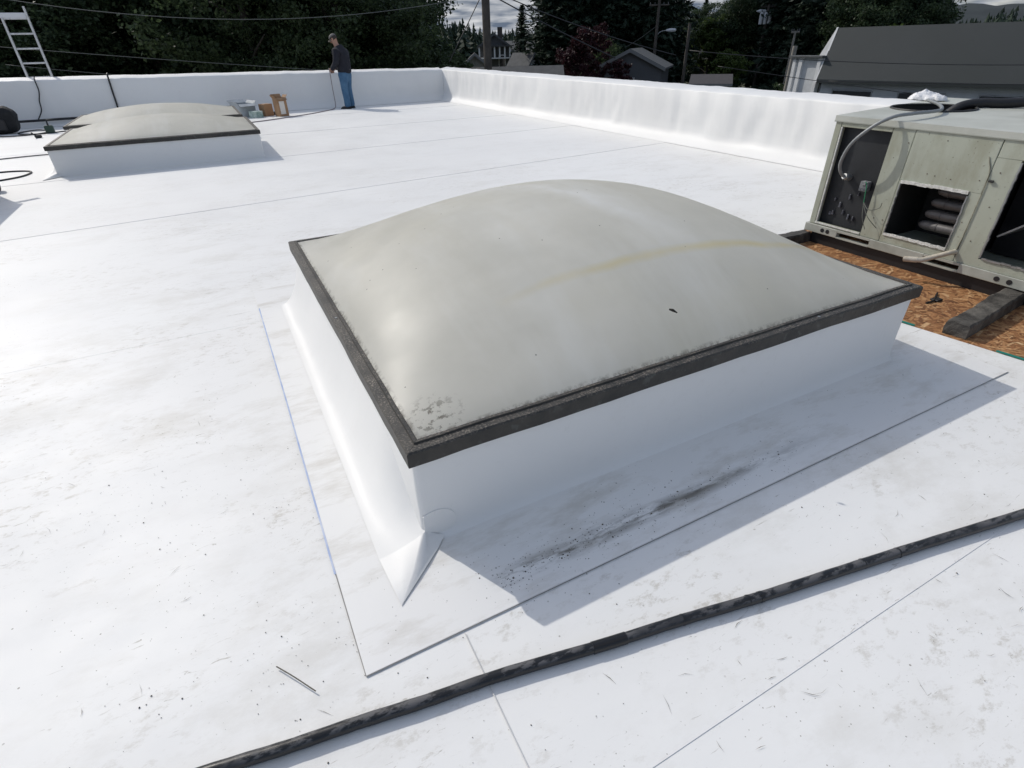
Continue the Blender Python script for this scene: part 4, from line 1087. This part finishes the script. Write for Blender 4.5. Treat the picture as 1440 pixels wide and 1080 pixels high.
obj('gable_wing', MB().add([(tx, ty, RZ), (tx, ty + .50, .74), (tx, ty, .74), (tx + .06, ty, RZ), (tx + .06, ty + .50, .74), (tx + .06, ty, .74)], [(0, 1, 2), (3, 4, 5), (0, 1, 4, 3), (1, 2, 5, 4), (0, 2, 5, 3)]), M_white_paint, bld)
obj('barge_board', MB().add([BP(-.05, -.27, EZ - .10), BP(-.05, .54, RZ + .02), BP(.02, .54, RZ + .02), BP(.02, -.27, EZ - .10), BP(-.05, -.22, EZ - .10), BP(-.05, .59, RZ + .02)], [(0, 1, 2, 3), (0, 1, 5, 4)]), M_white_paint, bld)
# lean-to porch at the gable end
pz = .70
px_, py_, _ = BP(-.08, .1, 0)
obj('porch_wall', MB().box((px_ - .02, py_, GZ), (px_ + .10, py_ + 1.30, pz)), M('porch_white', (.58, .60, .62), .7, var=(.50, .52, .54)), bld)
obj('porch_roof', MB().box((px_ - .22, py_ - .1, pz + .003), (px_ + .3, py_ + 1.45, pz + .075), .01), M_dkgrey, bld)
for k, (dy, w) in enumerate(((.06, .07), (.92, .08), (1.22, .07))):
    obj('porch_post', MB().box((px_ - .13, py_ + dy - w, GZ), (px_ - .025, py_ + dy + w, pz)), M_white_paint, bld)

# ------------------------------------------------------------------ houses
M_trim = M('dull_trim', (.17, .175, .18), .7)
def house(loc, w, d, h, rise, rz, wallm, roofm, label, gable_front=True, wins=2, chimney=False, porch=False, over=.35):
    t = thing('house', (loc[0], loc[1], GZ), label, 'house', 'houses beyond the roof')
    R = Matrix.Translation((loc[0], loc[1], GZ)) @ Matrix.Rotation(rz, 4, 'Z')
    def q(x, y, z): return tuple(R @ Vector((x, y, z)))
    W = MB(); a, b = w / 2, d / 2
    # local -Y faces the viewer; ridge along Y when gable_front, else along X
    W.add([q(-a, -b, 0), q(a, -b, 0), q(a, b, 0), q(-a, b, 0), q(-a, -b, h), q(a, -b, h), q(a, b, h), q(-a, b, h)], [(0, 1, 5, 4), (1, 2, 6, 5), (2, 3, 7, 6), (3, 0, 4, 7)])
    if gable_front: W.add([q(-a, -b, h), q(a, -b, h), q(0, -b, h + rise), q(-a, b, h), q(a, b, h), q(0, b, h + rise)], [(0, 1, 2), (3, 4, 5)])
    else: W.add([q(-a, -b, h), q(-a, b, h), q(-a, 0, h + rise), q(a, -b, h), q(a, b, h), q(a, 0, h + rise)], [(0, 1, 2), (3, 4, 5)])
    obj('wall', W, wallm, t)
    Rf = MB(); o = over; th = .14
    def slab_(p0, p1, p2, p3):
        Rf.add([p0, p1, p2, p3] + [(x, y, z + th) for x, y, z in (p0, p1, p2, p3)], [(0, 1, 2, 3), (4, 5, 6, 7), (0, 1, 5, 4), (1, 2, 6, 5), (2, 3, 7, 6), (3, 0, 4, 7)])
    k = rise / (a if gable_front else b)
    if gable_front:
        slab_(q(-a - o, -b - o, h - o * k), q(0, -b - o, h + rise), q(0, b + o, h + rise), q(-a - o, b + o, h - o * k)); slab_(q(a + o, -b - o, h - o * k), q(0, -b - o, h + rise + .003), q(0, b + o, h + rise + .003), q(a + o, b + o, h - o * k))
    else:
        slab_(q(-a - o, -b - o, h - o * k), q(a + o, -b - o, h - o * k), q(a + o, 0, h + rise), q(-a - o, 0, h + rise)); slab_(q(-a - o, b + o, h - o * k), q(a + o, b + o, h - o * k), q(a + o, 0, h + rise + .003), q(-a - o, 0, h + rise + .003))
    rf = obj('roof', Rf, roofm, t)
    if chimney: obj('chimney', MB().box((-.35, -.3, h), (.35, .3, h + rise + .9), 0, R @ Matrix.Translation((a * .4, 0, 0))), M_brown_roof, rf)
    # fascia board along the front edge
    if gable_front:
        for s in (-1, 1): obj('barge_board', MB().add([q(s * (a + o), -b - o - .03, h - o * k - .12), q(0, -b - o - .03, h + rise - .12), q(0, -b - o - .03, h + rise + .16), q(s * (a + o), -b - o - .03, h - o * k + .16), q(s * (a + o), -b - o - .005, h - o * k - .12), q(0, -b - o - .005, h + rise - .12)], [(0, 1, 2, 3), (0, 1, 5, 4)]), M_trim if wallm is not M_dkgrey else M_dkgrey, rf)
    else: obj('fascia', MB().box((-a - o, -b - o - .03, h - o * k - .05), (a + o, -b - o - .003, h - o * k + .13), 0, R), M_trim, rf)
    n = wins
    for i in range(n):
        x = -a + w * (i + .5) / n
        wd = obj('window', MB().box((x - .5, -b - .06, h * .42), (x + .5, -b - .01, h * .82), 0, R), M_white_paint, t)
        obj('pane', MB().box((x - .42, -b - .075, h * .45), (x + .42, -b - .062, h * .79), 0, R), M_glass, wd)
    dr = obj('door', MB().box((-a + .25, -b - .05, 0), (-a + 1.1, -b - .01, 2.0), 0, R), M_dkgrey, t)
    if porch:
        pc = obj('porch', MB().box((-a, -b - 1.6, h * .74), (a, -b - .05, h * .76), 0, R), M_white_paint, t)
        for i in range(7):
            x = -a + w * (i + .0) / 6
            obj('porch_post', MB().box((x - .10, -b - 1.6, h * .76), (x + .10, -b - 1.45, h - .1), 0, R), M_white_paint, pc)
        obj('porch_roof', MB().box((-a - .2, -b - 1.8, h - .1), (a + .2, -b - .04, h + .05), 0, R), M_grey_roof, pc)
    return t
def face(x, y): return math.atan2(y, x) - math.pi / 2      # a house front turned to the viewer
house((40.1, 82.5), 4.2, 6, 5.75, 1.35, face(40, 82.5), M_dkgrey, M_grey_roof, 'dark victorian house with a small gable over a white balustraded upper porch', True, 2, True, True)
house((29.3, 65.5), 3.0, 6, 3.9, 1.15, face(29, 65), M_tan, M_brown_roof, 'small house with a peaked brown gable just left of the near utility pole')
house((46.0, 86.0), 4.2, 6, 5.0, 1.2, face(46, 86), M_green_paint, M_grey_roof, 'teal painted house with grey roof behind the white gabled one', False)
house((32.0, 58.8), 1.9, 2.3, 4.0, 1.0, face(31, 58) + .9, M_white_paint, M_grey_roof, 'house with a bright white gable end and a grey shingle roof', True, 1)
house((39.0, 66.5), 3.6, 5, 4.4, 1.0, face(39, 66), M_tan, M('light_shingle', (.15, .15, .15), .85, var=(.11, .11, .11)), 'low tan house with pale grey roof left of the plum tree', False, 2)
house((20.9, 39.5), 6.0, 4.0, 3.5, .95, face(20.9, 39.5), M_dkgrey, M_grey_roof, 'wide low house with dark flat looking roof close behind the sunlit parapet', False, 2)
house((15.6, 40.4), 4.5, 4, 3.6, .9, face(15.6, 40.4), M_tan, M_brown_roof, 'dull brown roofed house left of the near utility pole, low behind the parapet', False, 2)
house((35.6, 44.6), 5.4, 6, 4.0, 1.25, face(35.6, 44.6) - .15, M('slate_paint', (.085, .09, .10), .75), M('pale_shingle', (.10, .105, .11), .85, var=(.07, .08, .085)), 'grey house with wide pale gable behind the leaning crossarm pole', True, 1)
house((49.6, 56.6), 2.4, 4, 3.4, .7, face(49.6, 56.6), M_white_paint, M_dkgrey, 'tiny white house with dark roof right of the crossarm pole', False, 1)
house((37.2, 36.8), 2.5, 5, 2.95, .45, face(37.2, 36.8), M_dkgrey, M('worn_roofing', (.06, .056, .06), .9, var=(.045, .042, .045)), 'flat looking grey building with a pale roof edge among the right hand poles', False, 2)
house((57.6, 55.8), 4.6, 5, 3.9, .8, face(57.6, 55.8), M_dkgrey, M_grey_roof, 'dark roofed house deep among the trees between two right hand poles', False, 2)
house((-3.9, 40.0), 5.0, 5, 3.8, 1.2, face(-4, 40), M('dusty_rose', (.17, .12, .12), .8), M_grey_roof, 'dusky pink house glimpsed through the ladder under the dark trees', False, 2)

# parked white car
car = thing('parked_car', (77.6, 128.8, GZ), 'small white car parked far off between the houses', 'car')
Rc = Matrix.Translation((77.6, 128.8, GZ)) @ Matrix.Rotation(face(77, 128) + .5, 4, 'Z')
def cq(x, y, z): return tuple(Rc @ Vector((x, y, z)))
cb = MB(); prof = [(-2.1, .35), (-2.15, .7), (-2.0, .92), (-1.1, 1.0), (-.5, 1.45), (.9, 1.48), (1.6, 1.02), (2.1, .95), (2.15, .6), (2.1, .35)]
m = len(prof)
for s in (-.85, -.8, .8, .85): cb.v += [cq(x, s * (.82 if z > 1.1 else 1), z - (.03 if abs(s) > .82 else 0)) for x, z in prof]
for j in range(3):
    for k in range(m): cb.f.append((j * m + k, j * m + (k + 1) % m, (j + 1) * m + (k + 1) % m, (j + 1) * m + k))
cb.f += [tuple(range(m)), tuple(3 * m + k for k in range(m))]
obj('body', cb, M('car_paint', (.75, .76, .77), .25), car)
for s in (-1, 1):
    obj('side_window', MB().add([cq(-.95, s * .80, 1.02), cq(-.45, s * .72, 1.40), cq(.85, s * .72, 1.42), cq(1.4, s * .80, 1.04)], [(0, 1, 2, 3)]), M_glass, car)
    for x in (-1.35, 1.35):
        c = Rc @ Vector((x, s * .8, .33)); ax = Rc.to_3x3() @ Vector((0, 1, 0))
        wh = obj('wheel', MB().disc_cyl(c, ax, .33, .2, 14), M_black, car); obj('rim', MB().disc_cyl(c + ax * s * .105, ax, .2, .02, 10), M_alu, wh)

# ------------------------------------------------------------------ poles
def pole(loc, top, r0, r1, label, lean=(0, 0), mat=M_wood_pole, arms=(), light=None, cans=0, rz=0.0, name='utility_pole'):
    t = thing(name, (loc[0], loc[1], GZ), label, 'utility pole', 'poles along the streets')
    x, y = loc
    obj('post', MB().tube([(x, y, GZ), (x + lean[0] * .5, y + lean[1] * .5, (GZ + top) / 2), (x + lean[0], y + lean[1], top)], [r0, (r0 + r1) / 2, r1], 10), mat, t, smooth=50)
    d = Vector((math.cos(rz), math.sin(rz), 0)); pt_ = lambda z: Vector((x + lean[0] * (z - GZ) / (top - GZ), y + lean[1] * (z - GZ) / (top - GZ), z))
    for (z, L) in arms:
        c = pt_(z); a_ = obj('crossarm', MB().tube([c - d * L, c + d * L], .07, 4), mat, t)
        for s in (-.9, -.45, .45, .9): obj('insulator', MB().tube([c + d * L * s + Vector((0, 0, .06)), c + d * L * s + Vector((0, 0, .24))], [.05, .03], 6), M_dkgrey, a_)
    if light:
        z, L = light; c = pt_(z)
        b = obj('light_arm', MB().tube(smooth_path([c, c + d * L * .4 + Vector((0, 0, .35)), c + d * L + Vector((0, 0, .45))], 4), .035, 6), M_galv, t)
        e = c + d * L + Vector((0, 0, .45)); obj('lamp_head', MB().tube([e - d * .1, e + d * .25, e + d * .75, e + d * .85], [.06, .15, .14, .05], 8), M('lamp_grey', (.55, .57, .6), .4), b)
    for k in range(cans):
        c = pt_(top - 1.15 if top > 2.5 else top - .8) + Vector((-fn_.x, -fn_.y, 0)) * -.25 + d * (.42 * (k - 1))
        cn = obj('transformer', MB().tube([c - Vector((0, 0, .5)), c + Vector((0, 0, .42)), c + Vector((0, 0, .5))], [.18, .18, .1], 12), M('transformer_grey', (.52, .54, .56), .4), t, smooth=50)
        obj('bushing', MB().tube([c + Vector((0, 0, .5)), c + Vector((0, 0, .68))], .04, 6), M_dkgrey, cn)
    return t
vx = math.radians(-30)
pole((10.26, 21.72), 5.6, .16, .145, 'thick dark utility pole rising right behind the white parapet', arms=((5.1, 1.2), (3.05, .5)), rz=vx)
pole((40.0, 47.35), 4.55, .17, .13, 'tall thin pole with a crossarm and cobra street lamp', arms=((4.15, .9),), light=(1.75, .95), rz=vx)
pole((40.85, 43.95), 2.65, .16, .13, 'plain bare pole without crossarms right of the cobra street lamp', rz=vx)
pole((52.75, 46.0), 4.2, .18, .14, 'pole carrying pale transformer cans and a street lamp', arms=((4.0, .7),), light=(3.2, -1.0), cans=3, rz=vx)
pole((31.31, 24.89), .99, .13, .125, 'short stout grey post just left of the grey building', mat=M_grey_pole, rz=vx)
pole((46.8, 37.5), 1.85, .11, .09, 'slender grey pole behind the short stout post', mat=M_grey_pole, arms=((1.75, .35),), rz=vx)

def wire(a, b, sag, r, label, mat=M_wire, n=24):
    a, b = Vector(a), Vector(b); pts = []
    for k in range(n + 1):
        t = k / n; p = a + (b - a) * t; p.z -= sag * 4 * t * (1 - t); pts.append(p)
    return tag(obj('overhead_wire', MB().tube(pts, r, 5), mat, None, smooth=True, loc=tuple(a)), label, 'overhead wire', 'overhead wires')
wire((-7.5, 26.3, 3.6), (10.3, 21.75, 3.0), .93, .011, 'pale wire sagging across the dark trees left of the near utility pole', M_wire_pale)
wire((-7.5, 25.3, 2.0), (12.0, 23.4, .15), .10, .009, 'pale wire running low over the far parapet from behind the ladder', M_wire_pale)
wire((-5.0, 24.6, 1.25), (1.5, 25.1, .45), .05, .008, 'lowest pale wire dipping behind the far parapet near the ladder', M_wire_pale)
wire((8.9, 22.3, .9), (10.25, 21.74, 3.15), .0, .018, 'dark guy wire slanting up to the near utility pole')
wire((10.3, 21.72, 3.05), (14.6, 19.5, .9), .05, .022, 'thick dark cable descending right from the near utility pole')
wire((10.35, 21.70, 3.15), (16.5, 18.3, .95), .15, .018, 'upper dark cable descending right from the near utility pole')
wire((16.5, 17.6, 1.1), (26.0, 3.0, .9), .40, .012, 'upper dark wire crossing in front of the grey building')
wire((16.6, 16.2, .62), (20.9, 9.6, -.35), .03, .010, 'middle dark wire slanting down in front of the grey building')
wire((20.38, 14.48, .06), (24.5, 6.5, .06), .03, .012, 'lower dark wire level along the eaves of the grey building')
wire((38.5, 50.0, .9), (40.0, 47.35, 2.6), .1, .02, 'short grey wire running left from the crossarm pole', M_wire_pale)

# ================================================================== TREES
def leaf_quads(C, size, rg_, up=.3, aspect=.6):
    """one bent-free quad per centre, random orientation"""
    n = len(C)
    N = rg_.normal(size=(n, 3)); N[:, 2] += up * 2; N /= np.linalg.norm(N, axis=1)[:, None]
    T = rg_.normal(size=(n, 3)); T -= (T * N).sum(1)[:, None] * N; T /= np.linalg.norm(T, axis=1)[:, None]
    B = np.cross(N, T); s = size * rg_.uniform(.6, 1.35, n)[:, None]
    V = np.stack([C - T * s, C + B * s * aspect, C + T * s, C - B * s * aspect], 1).reshape(-1, 3)
    return V, np.arange(4 * n).reshape(n, 4)
def limbs(H, R, z_lo, seed, n=9, trunk_r=.28):
    r = random.Random(seed); mb = MB()
    tr = [(0.12 * H * .1 * math.sin(k * 1.3 + seed), .1 * H * .1 * math.cos(k * 1.1 + seed), H * .86 * k / 6) for k in range(7)]; tr[0] = (0, 0, 0)
    mb.tube(tr, [trunk_r * (1 - .13 * k) for k in range(7)], 8)
    for i in range(n):
        z = z_lo + (H * .75 - z_lo) * i / n; a = i * 2.4 + r.random(); L = R * r.uniform(.6, .95) * (1 - .4 * i / n)
        mb.tube(smooth_path([(0, 0, z), (L * .45 * math.cos(a), L * .45 * math.sin(a), z + L * .25), (L * math.cos(a + .2), L * math.sin(a + .2), z + L * .5)], 3), [.11, .1, .09, .07, .05, .04, .02], 6)
    return mb
def make_broad(H, R, z_lo, n_clump, n_leaf, size, seed, lobes=9):
    g_ = np.random.default_rng(seed)
    # uneven crown: several lobes, each with its own clumps
    LC = []
    for i in range(lobes):
        a = g_.uniform(0, 6.28); zz = z_lo + (H - z_lo) * g_.uniform(.18, .86); k = 1 - abs((zz - z_lo) / (H - z_lo) - .45) * .9
        LC.append((R * .55 * k * math.cos(a), R * .55 * k * math.sin(a), zz, R * g_.uniform(.38, .6)))
    LC.append((0, 0, H - R * .45, R * .45)); LC = np.array(LC)
    ci = g_.integers(0, len(LC), n_clump); d = g_.normal(size=(n_clump, 3)); d /= np.linalg.norm(d, axis=1)[:, None]
    rr = LC[ci, 3:4] * g_.uniform(.55, 1.08, (n_clump, 1)); CC = LC[ci, :3] + d * rr
    k = g_.integers(0, n_clump, n_leaf); P_ = CC[k] + g_.normal(size=(n_leaf, 3)) * np.array([.32, .32, .22]) * R / 5
    return leaf_quads(P_, size, g_)
def make_conifer(H, R, z_lo, whorls, seed, size=.30, per=7):
    g_ = np.random.default_rng(seed); C = []; 
    for w in range(whorls):
        t = w / whorls; z = z_lo + (H - z_lo) * t; L0 = R * (1 - t) ** .85 + .25
        for b in range(per):
            a = g_.uniform(0, 6.28); L = L0 * g_.uniform(.55, 1.1); n = max(4, int(L / size * 2.2)); s = np.linspace(.12, 1, n)
            x = s * L; dr = -.30 * L * s ** 1.4 + .10 * L * s ** 3
            wd = (1 - s) * L * .16 + .05
            off = g_.uniform(-1, 1, n) * wd
            C.append(np.stack([math.cos(a) * x - math.sin(a) * off, math.sin(a) * x + math.cos(a) * off, z + dr + g_.normal(0, .06, n)], 1))
    C = np.concatenate(C)
    return leaf_quads(C, size, g_, up=.9, aspect=.42)
def tree_proto(kind, label, H, R, z_lo, leafm, seed, cat='tree', **kw):
    t = thing(kind, (0, 0, GZ), label, cat, kw.pop('group', 'trees around the houses'))
    if kw.get('conifer'):
        V, F = make_conifer(H, R, z_lo, kw['whorls'], seed, kw.get('size', .3), kw.get('per', 7))
        tr = MB().tube([(0, 0, GZ), (0, 0, GZ + H * .5), (0, 0, GZ + H * .97)], [.34, .2, .03], 8)
    else:
        V, F = make_broad(H, R, z_lo, kw['clumps'], kw['leaves'], kw['size'], seed, kw.get('lobes', 9))
        tr = limbs(H, R, z_lo, seed); tr.v = [(x, y, z + GZ) for x, y, z in tr.v]
    fast_mesh('crown', V, F, leafm, t)
    obj('trunk', tr, M_bark, t, smooth=60)
    return t
def place(proto, x, y, s, rz, label, first=[False], sz=None):
    o = proto if not proto.get('used') else copy_tree(proto)
    proto['used'] = 1; o.location = (x, y, GZ); o.rotation_euler = (0, 0, rz); o.scale = (s, s, sz or s); o['label'] = label
    return o
bA = tree_proto('broadleaf_tree', 'x', 14, 5.2, 1.2, L_broad, 11, clumps=520, leaves=80000, size=.105)
bB = tree_proto('broadleaf_tree', 'x', 13, 4.6, .6, L_lit, 12, clumps=420, leaves=70000, size=.085, lobes=12)
bC = tree_proto('shrubby_tree', 'x', 6.5, 3.0, .3, L_lit, 13, clumps=190, leaves=28000, size=.085)
cA = tree_proto('conifer_tree', 'x', 26, 5.4, 1.0, L_con, 21, conifer=True, whorls=92, size=.36, per=12)
cB = tree_proto('conifer_tree', 'x', 20, 3.2, 1.0, L_con, 22, conifer=True, whorls=84, size=.28, per=11)
pl = tree_proto('plum_tree', 'x', 7.4, 2.6, .8, L_plum, 31, clumps=140, leaves=14000, size=.12)
bu = tree_proto('bright_tree', 'x', 8.4, 3.4, .5, L_bush, 41, clumps=160, leaves=12000, size=.16)

place(bA, -6.8, 36.0, 1.0, .3, 'dark broadleaf tree behind the ladder at the far left', sz=.80)
place(bA, -1.2, 36.5, 1.1, 1.7, 'dark broadleaf tree over the far parapet right of the ladder')
place(bA, 3.6, 38.5, 1.15, 2.9, 'dark broadleaf tree deep behind the sparkling leaved one')
place(bA, -4.6, 43.5, 1.2, 4.1, 'dark broadleaf tree farther back, filling the gap right of the ladder')
place(bA, 9.2, 39.0, 1.1, 5.2, 'dark broadleaf tree standing behind the worker, farther back')
place(bB, 2.9, 31.5, 1.05, .6, 'broadleaf tree with sparkling sunlit leaves above the skylights and cartons')
place(bB, 6.6, 30.6, 1.0, 2.2, 'broadleaf tree with sparkling leaves rising directly behind the worker')
place(bB, 9.3, 31.5, .85, 3.9, 'broadleaf tree with sparkling leaves right of the worker', sz=.62)
place(cB, 9.4, 36.6, 1.15, .4, 'dark conifer whose branch tips edge the sky left of the utility pole')
place(cB, 7.4, 37.2, 1.1, 1.9, 'dark conifer just left of the one edging the sky')
place(bC, 10.2, 30.0, .95, .7, 'low leafy shrubby tree at the right end of the left tree mass', sz=.80)
place(bC, 13.2, 35.2, .95, 2.1, 'low leafy shrubby tree below the sky gap left of the utility pole', sz=.86)
place(bC, -2.2, 27.5, .8, 3.3, 'low shrubby tree close behind the far parapet near the ladder', sz=.66)
place(bC, 5.9, 27.2, .85, 4.4, 'low shrubby tree close behind the worker', sz=.74)
place(bC, 17.6, 44.5, .9, 5.3, 'low shrubby tree behind the brown roofed house', sz=.84)
# centre and right
place(cA, 38.6, 55.5, 1.0, .2, 'huge dark conifer right of the teal house, left one of its pair')
place(cA, 43.4, 54.0, 1.0, 2.2, 'huge dark conifer behind the crossarm pole, right one of its pair')
place(cB, 39.8, 61.0, 1.15, 3.0, 'dark conifer between and behind the two huge ones')
place(cB, 38.2, 70.5, .72, 1.2, 'slim dark conifer whose top stands alone against the sky', sz=.50)
place(pl, 28.4, 41.8, .95, .4, 'reddish purple plum tree in front of the huge conifers')
place(pl, 30.9, 40.9, .62, 2.4, 'smaller reddish purple plum tree left of the grey gabled house')
place(bC, 34.3, 48.2, .85, .9, 'low dark shrubby tree behind the grey gabled house')
place(bC, 37.2, 63.4, .8, 2.8, 'low dark shrubby tree beside the low tan house')
place(bu, 53.2, 53.4, 1.0, .3, 'pale green rounded tree between the bare pole and the transformer pole')
place(bu, 44.5, 42.6, .62, 1.4, 'small pale green tree low beside the flat looking grey building')
place(bA, 57.0, 49.4, 1.0, 2.0, 'dark broadleaf tree behind the transformer pole')
place(cA, 55.2, 44.6, .92, 3.1, 'dark conifer right of the transformer pole')
place(cA, 53.5, 40.0, .85, 4.3, 'dark conifer behind the short stout post')
place(cB, 55.5, 36.5, 1.1, 5.2, 'dark narrow conifer beyond the white gable of the grey building')
place(cB, 57.0, 33.0, 1.0, .9, 'dark narrow conifer right of the white gable, beyond the grey roof')
place(bA, 52.5, 33.5, .92, 1.1, 'dark broadleaf tree above the middle of the grey metal roof')
place(cA, 55.5, 35.0, .72, .5, 'dark conifer above the right part of the grey metal roof')
place(bu, 36.3, 22.0, .84, 2.0, 'pale green bush top showing just over the ridge of the grey building', sz=.77)
place(bC, 40.5, 30.2, .9, .3, 'leafy shrubby tree left of the short stout post', sz=.72)
place(bA, 59.5, 27.0, .85, 3.6, 'dark broadleaf tree at the far right above the grey metal roof', sz=.46)
for i, (x, y, s, k) in enumerate(((70.5, 88.0, .95, 'rounded dark tree below the conifer row, left end'), (75.5, 83.5, 1.0, 'rounded dark tree below the conifer row, middle'), (80.0, 77.5, 1.05, 'rounded dark tree below the conifer row, right end'), (64.5, 66.0, .95, 'rounded dark tree behind the pale green rounded tree'), (52.0, 66.0, .95, 'rounded dark tree just right of the huge conifer pair'), (62.0, 55.0, 1.1, 'rounded dark tree behind the transformer pole, farther back'))):
    place(bA, x, y, s, i * 1.3, k, sz=.78 if i < 3 else .7)
place(cA, 47.5, 55.5, .92, 1.0, 'dark conifer right of the cobra street lamp'); place(cB, 45.0, 60.0, 1.1, 3.0, 'dark conifer behind the cobra street lamp')
place(cA, 35.2, 57.8, .9, 5.0, 'dark conifer at the left side of the huge pair, behind the plum tree', sz=.66)
# tall conifers standing along the hill
for i, (x, y, s) in enumerate(((78.5, 93.0, .72), (81.5, 90.0, .62), (84.0, 87.0, .60), (87.5, 84.0, .72), (90.5, 80.0, .80), (75.5, 95.5, .80), (72, 98, .95), (94, 76, .95))):
    o = place(cB, x, y, s * 1.3, i * 1.1, ('third', 'fourth', 'fifth', 'sixth', 'seventh', 'second', 'first', 'eighth')[i] + ' conifer from the left in the row against the sky above the bare pole', sz=s)
    o['group'] = 'conifers against the sky above the bare pole'
# far wood on the low ridge: one mass
def far_wood(n, seed):
    g_ = np.random.default_rng(seed); V, F = [], []
    az = g_.uniform(math.radians(-8), math.radians(78), n); D = g_.uniform(240, 520, n)
    x, y = D * np.sin(az), D * np.cos(az); h = g_.uniform(9, 16, n) * (1 + .25 * np.sin(az * 23)) * np.where(az > math.radians(58), .72, 1.0); w = h * g_.uniform(.16, .26, n)
    T = 9; k = 0
    allv, allf = [], []
    for t in range(T):
        f0 = t / T; r = w * (1 - f0) ** .9
        for j in range(5):
            a = g_.uniform(0, 6.28, n); zc = GZ + h * (.1 + .9 * f0); L = r * g_.uniform(.7, 1.4, n)
            c = np.stack([x, y, zc + h * .07], 1); e = np.stack([x + L * np.cos(a), y + L * np.sin(a), zc - h * .04], 1)
            sd = np.stack([-np.sin(a) * L * .6, np.cos(a) * L * .6, np.zeros(n)], 1)
            allv.append(np.stack([c, e + sd, e - np.array([0, 0, .3]), e - sd], 1).reshape(-1, 3))
    V = np.concatenate(allv); F = np.arange(len(V)).reshape(-1, 4)
    o = fast_mesh('far_woods', V, F, L_con); return tag(o, None, None, None, 'stuff')
far_wood(2600, 5)
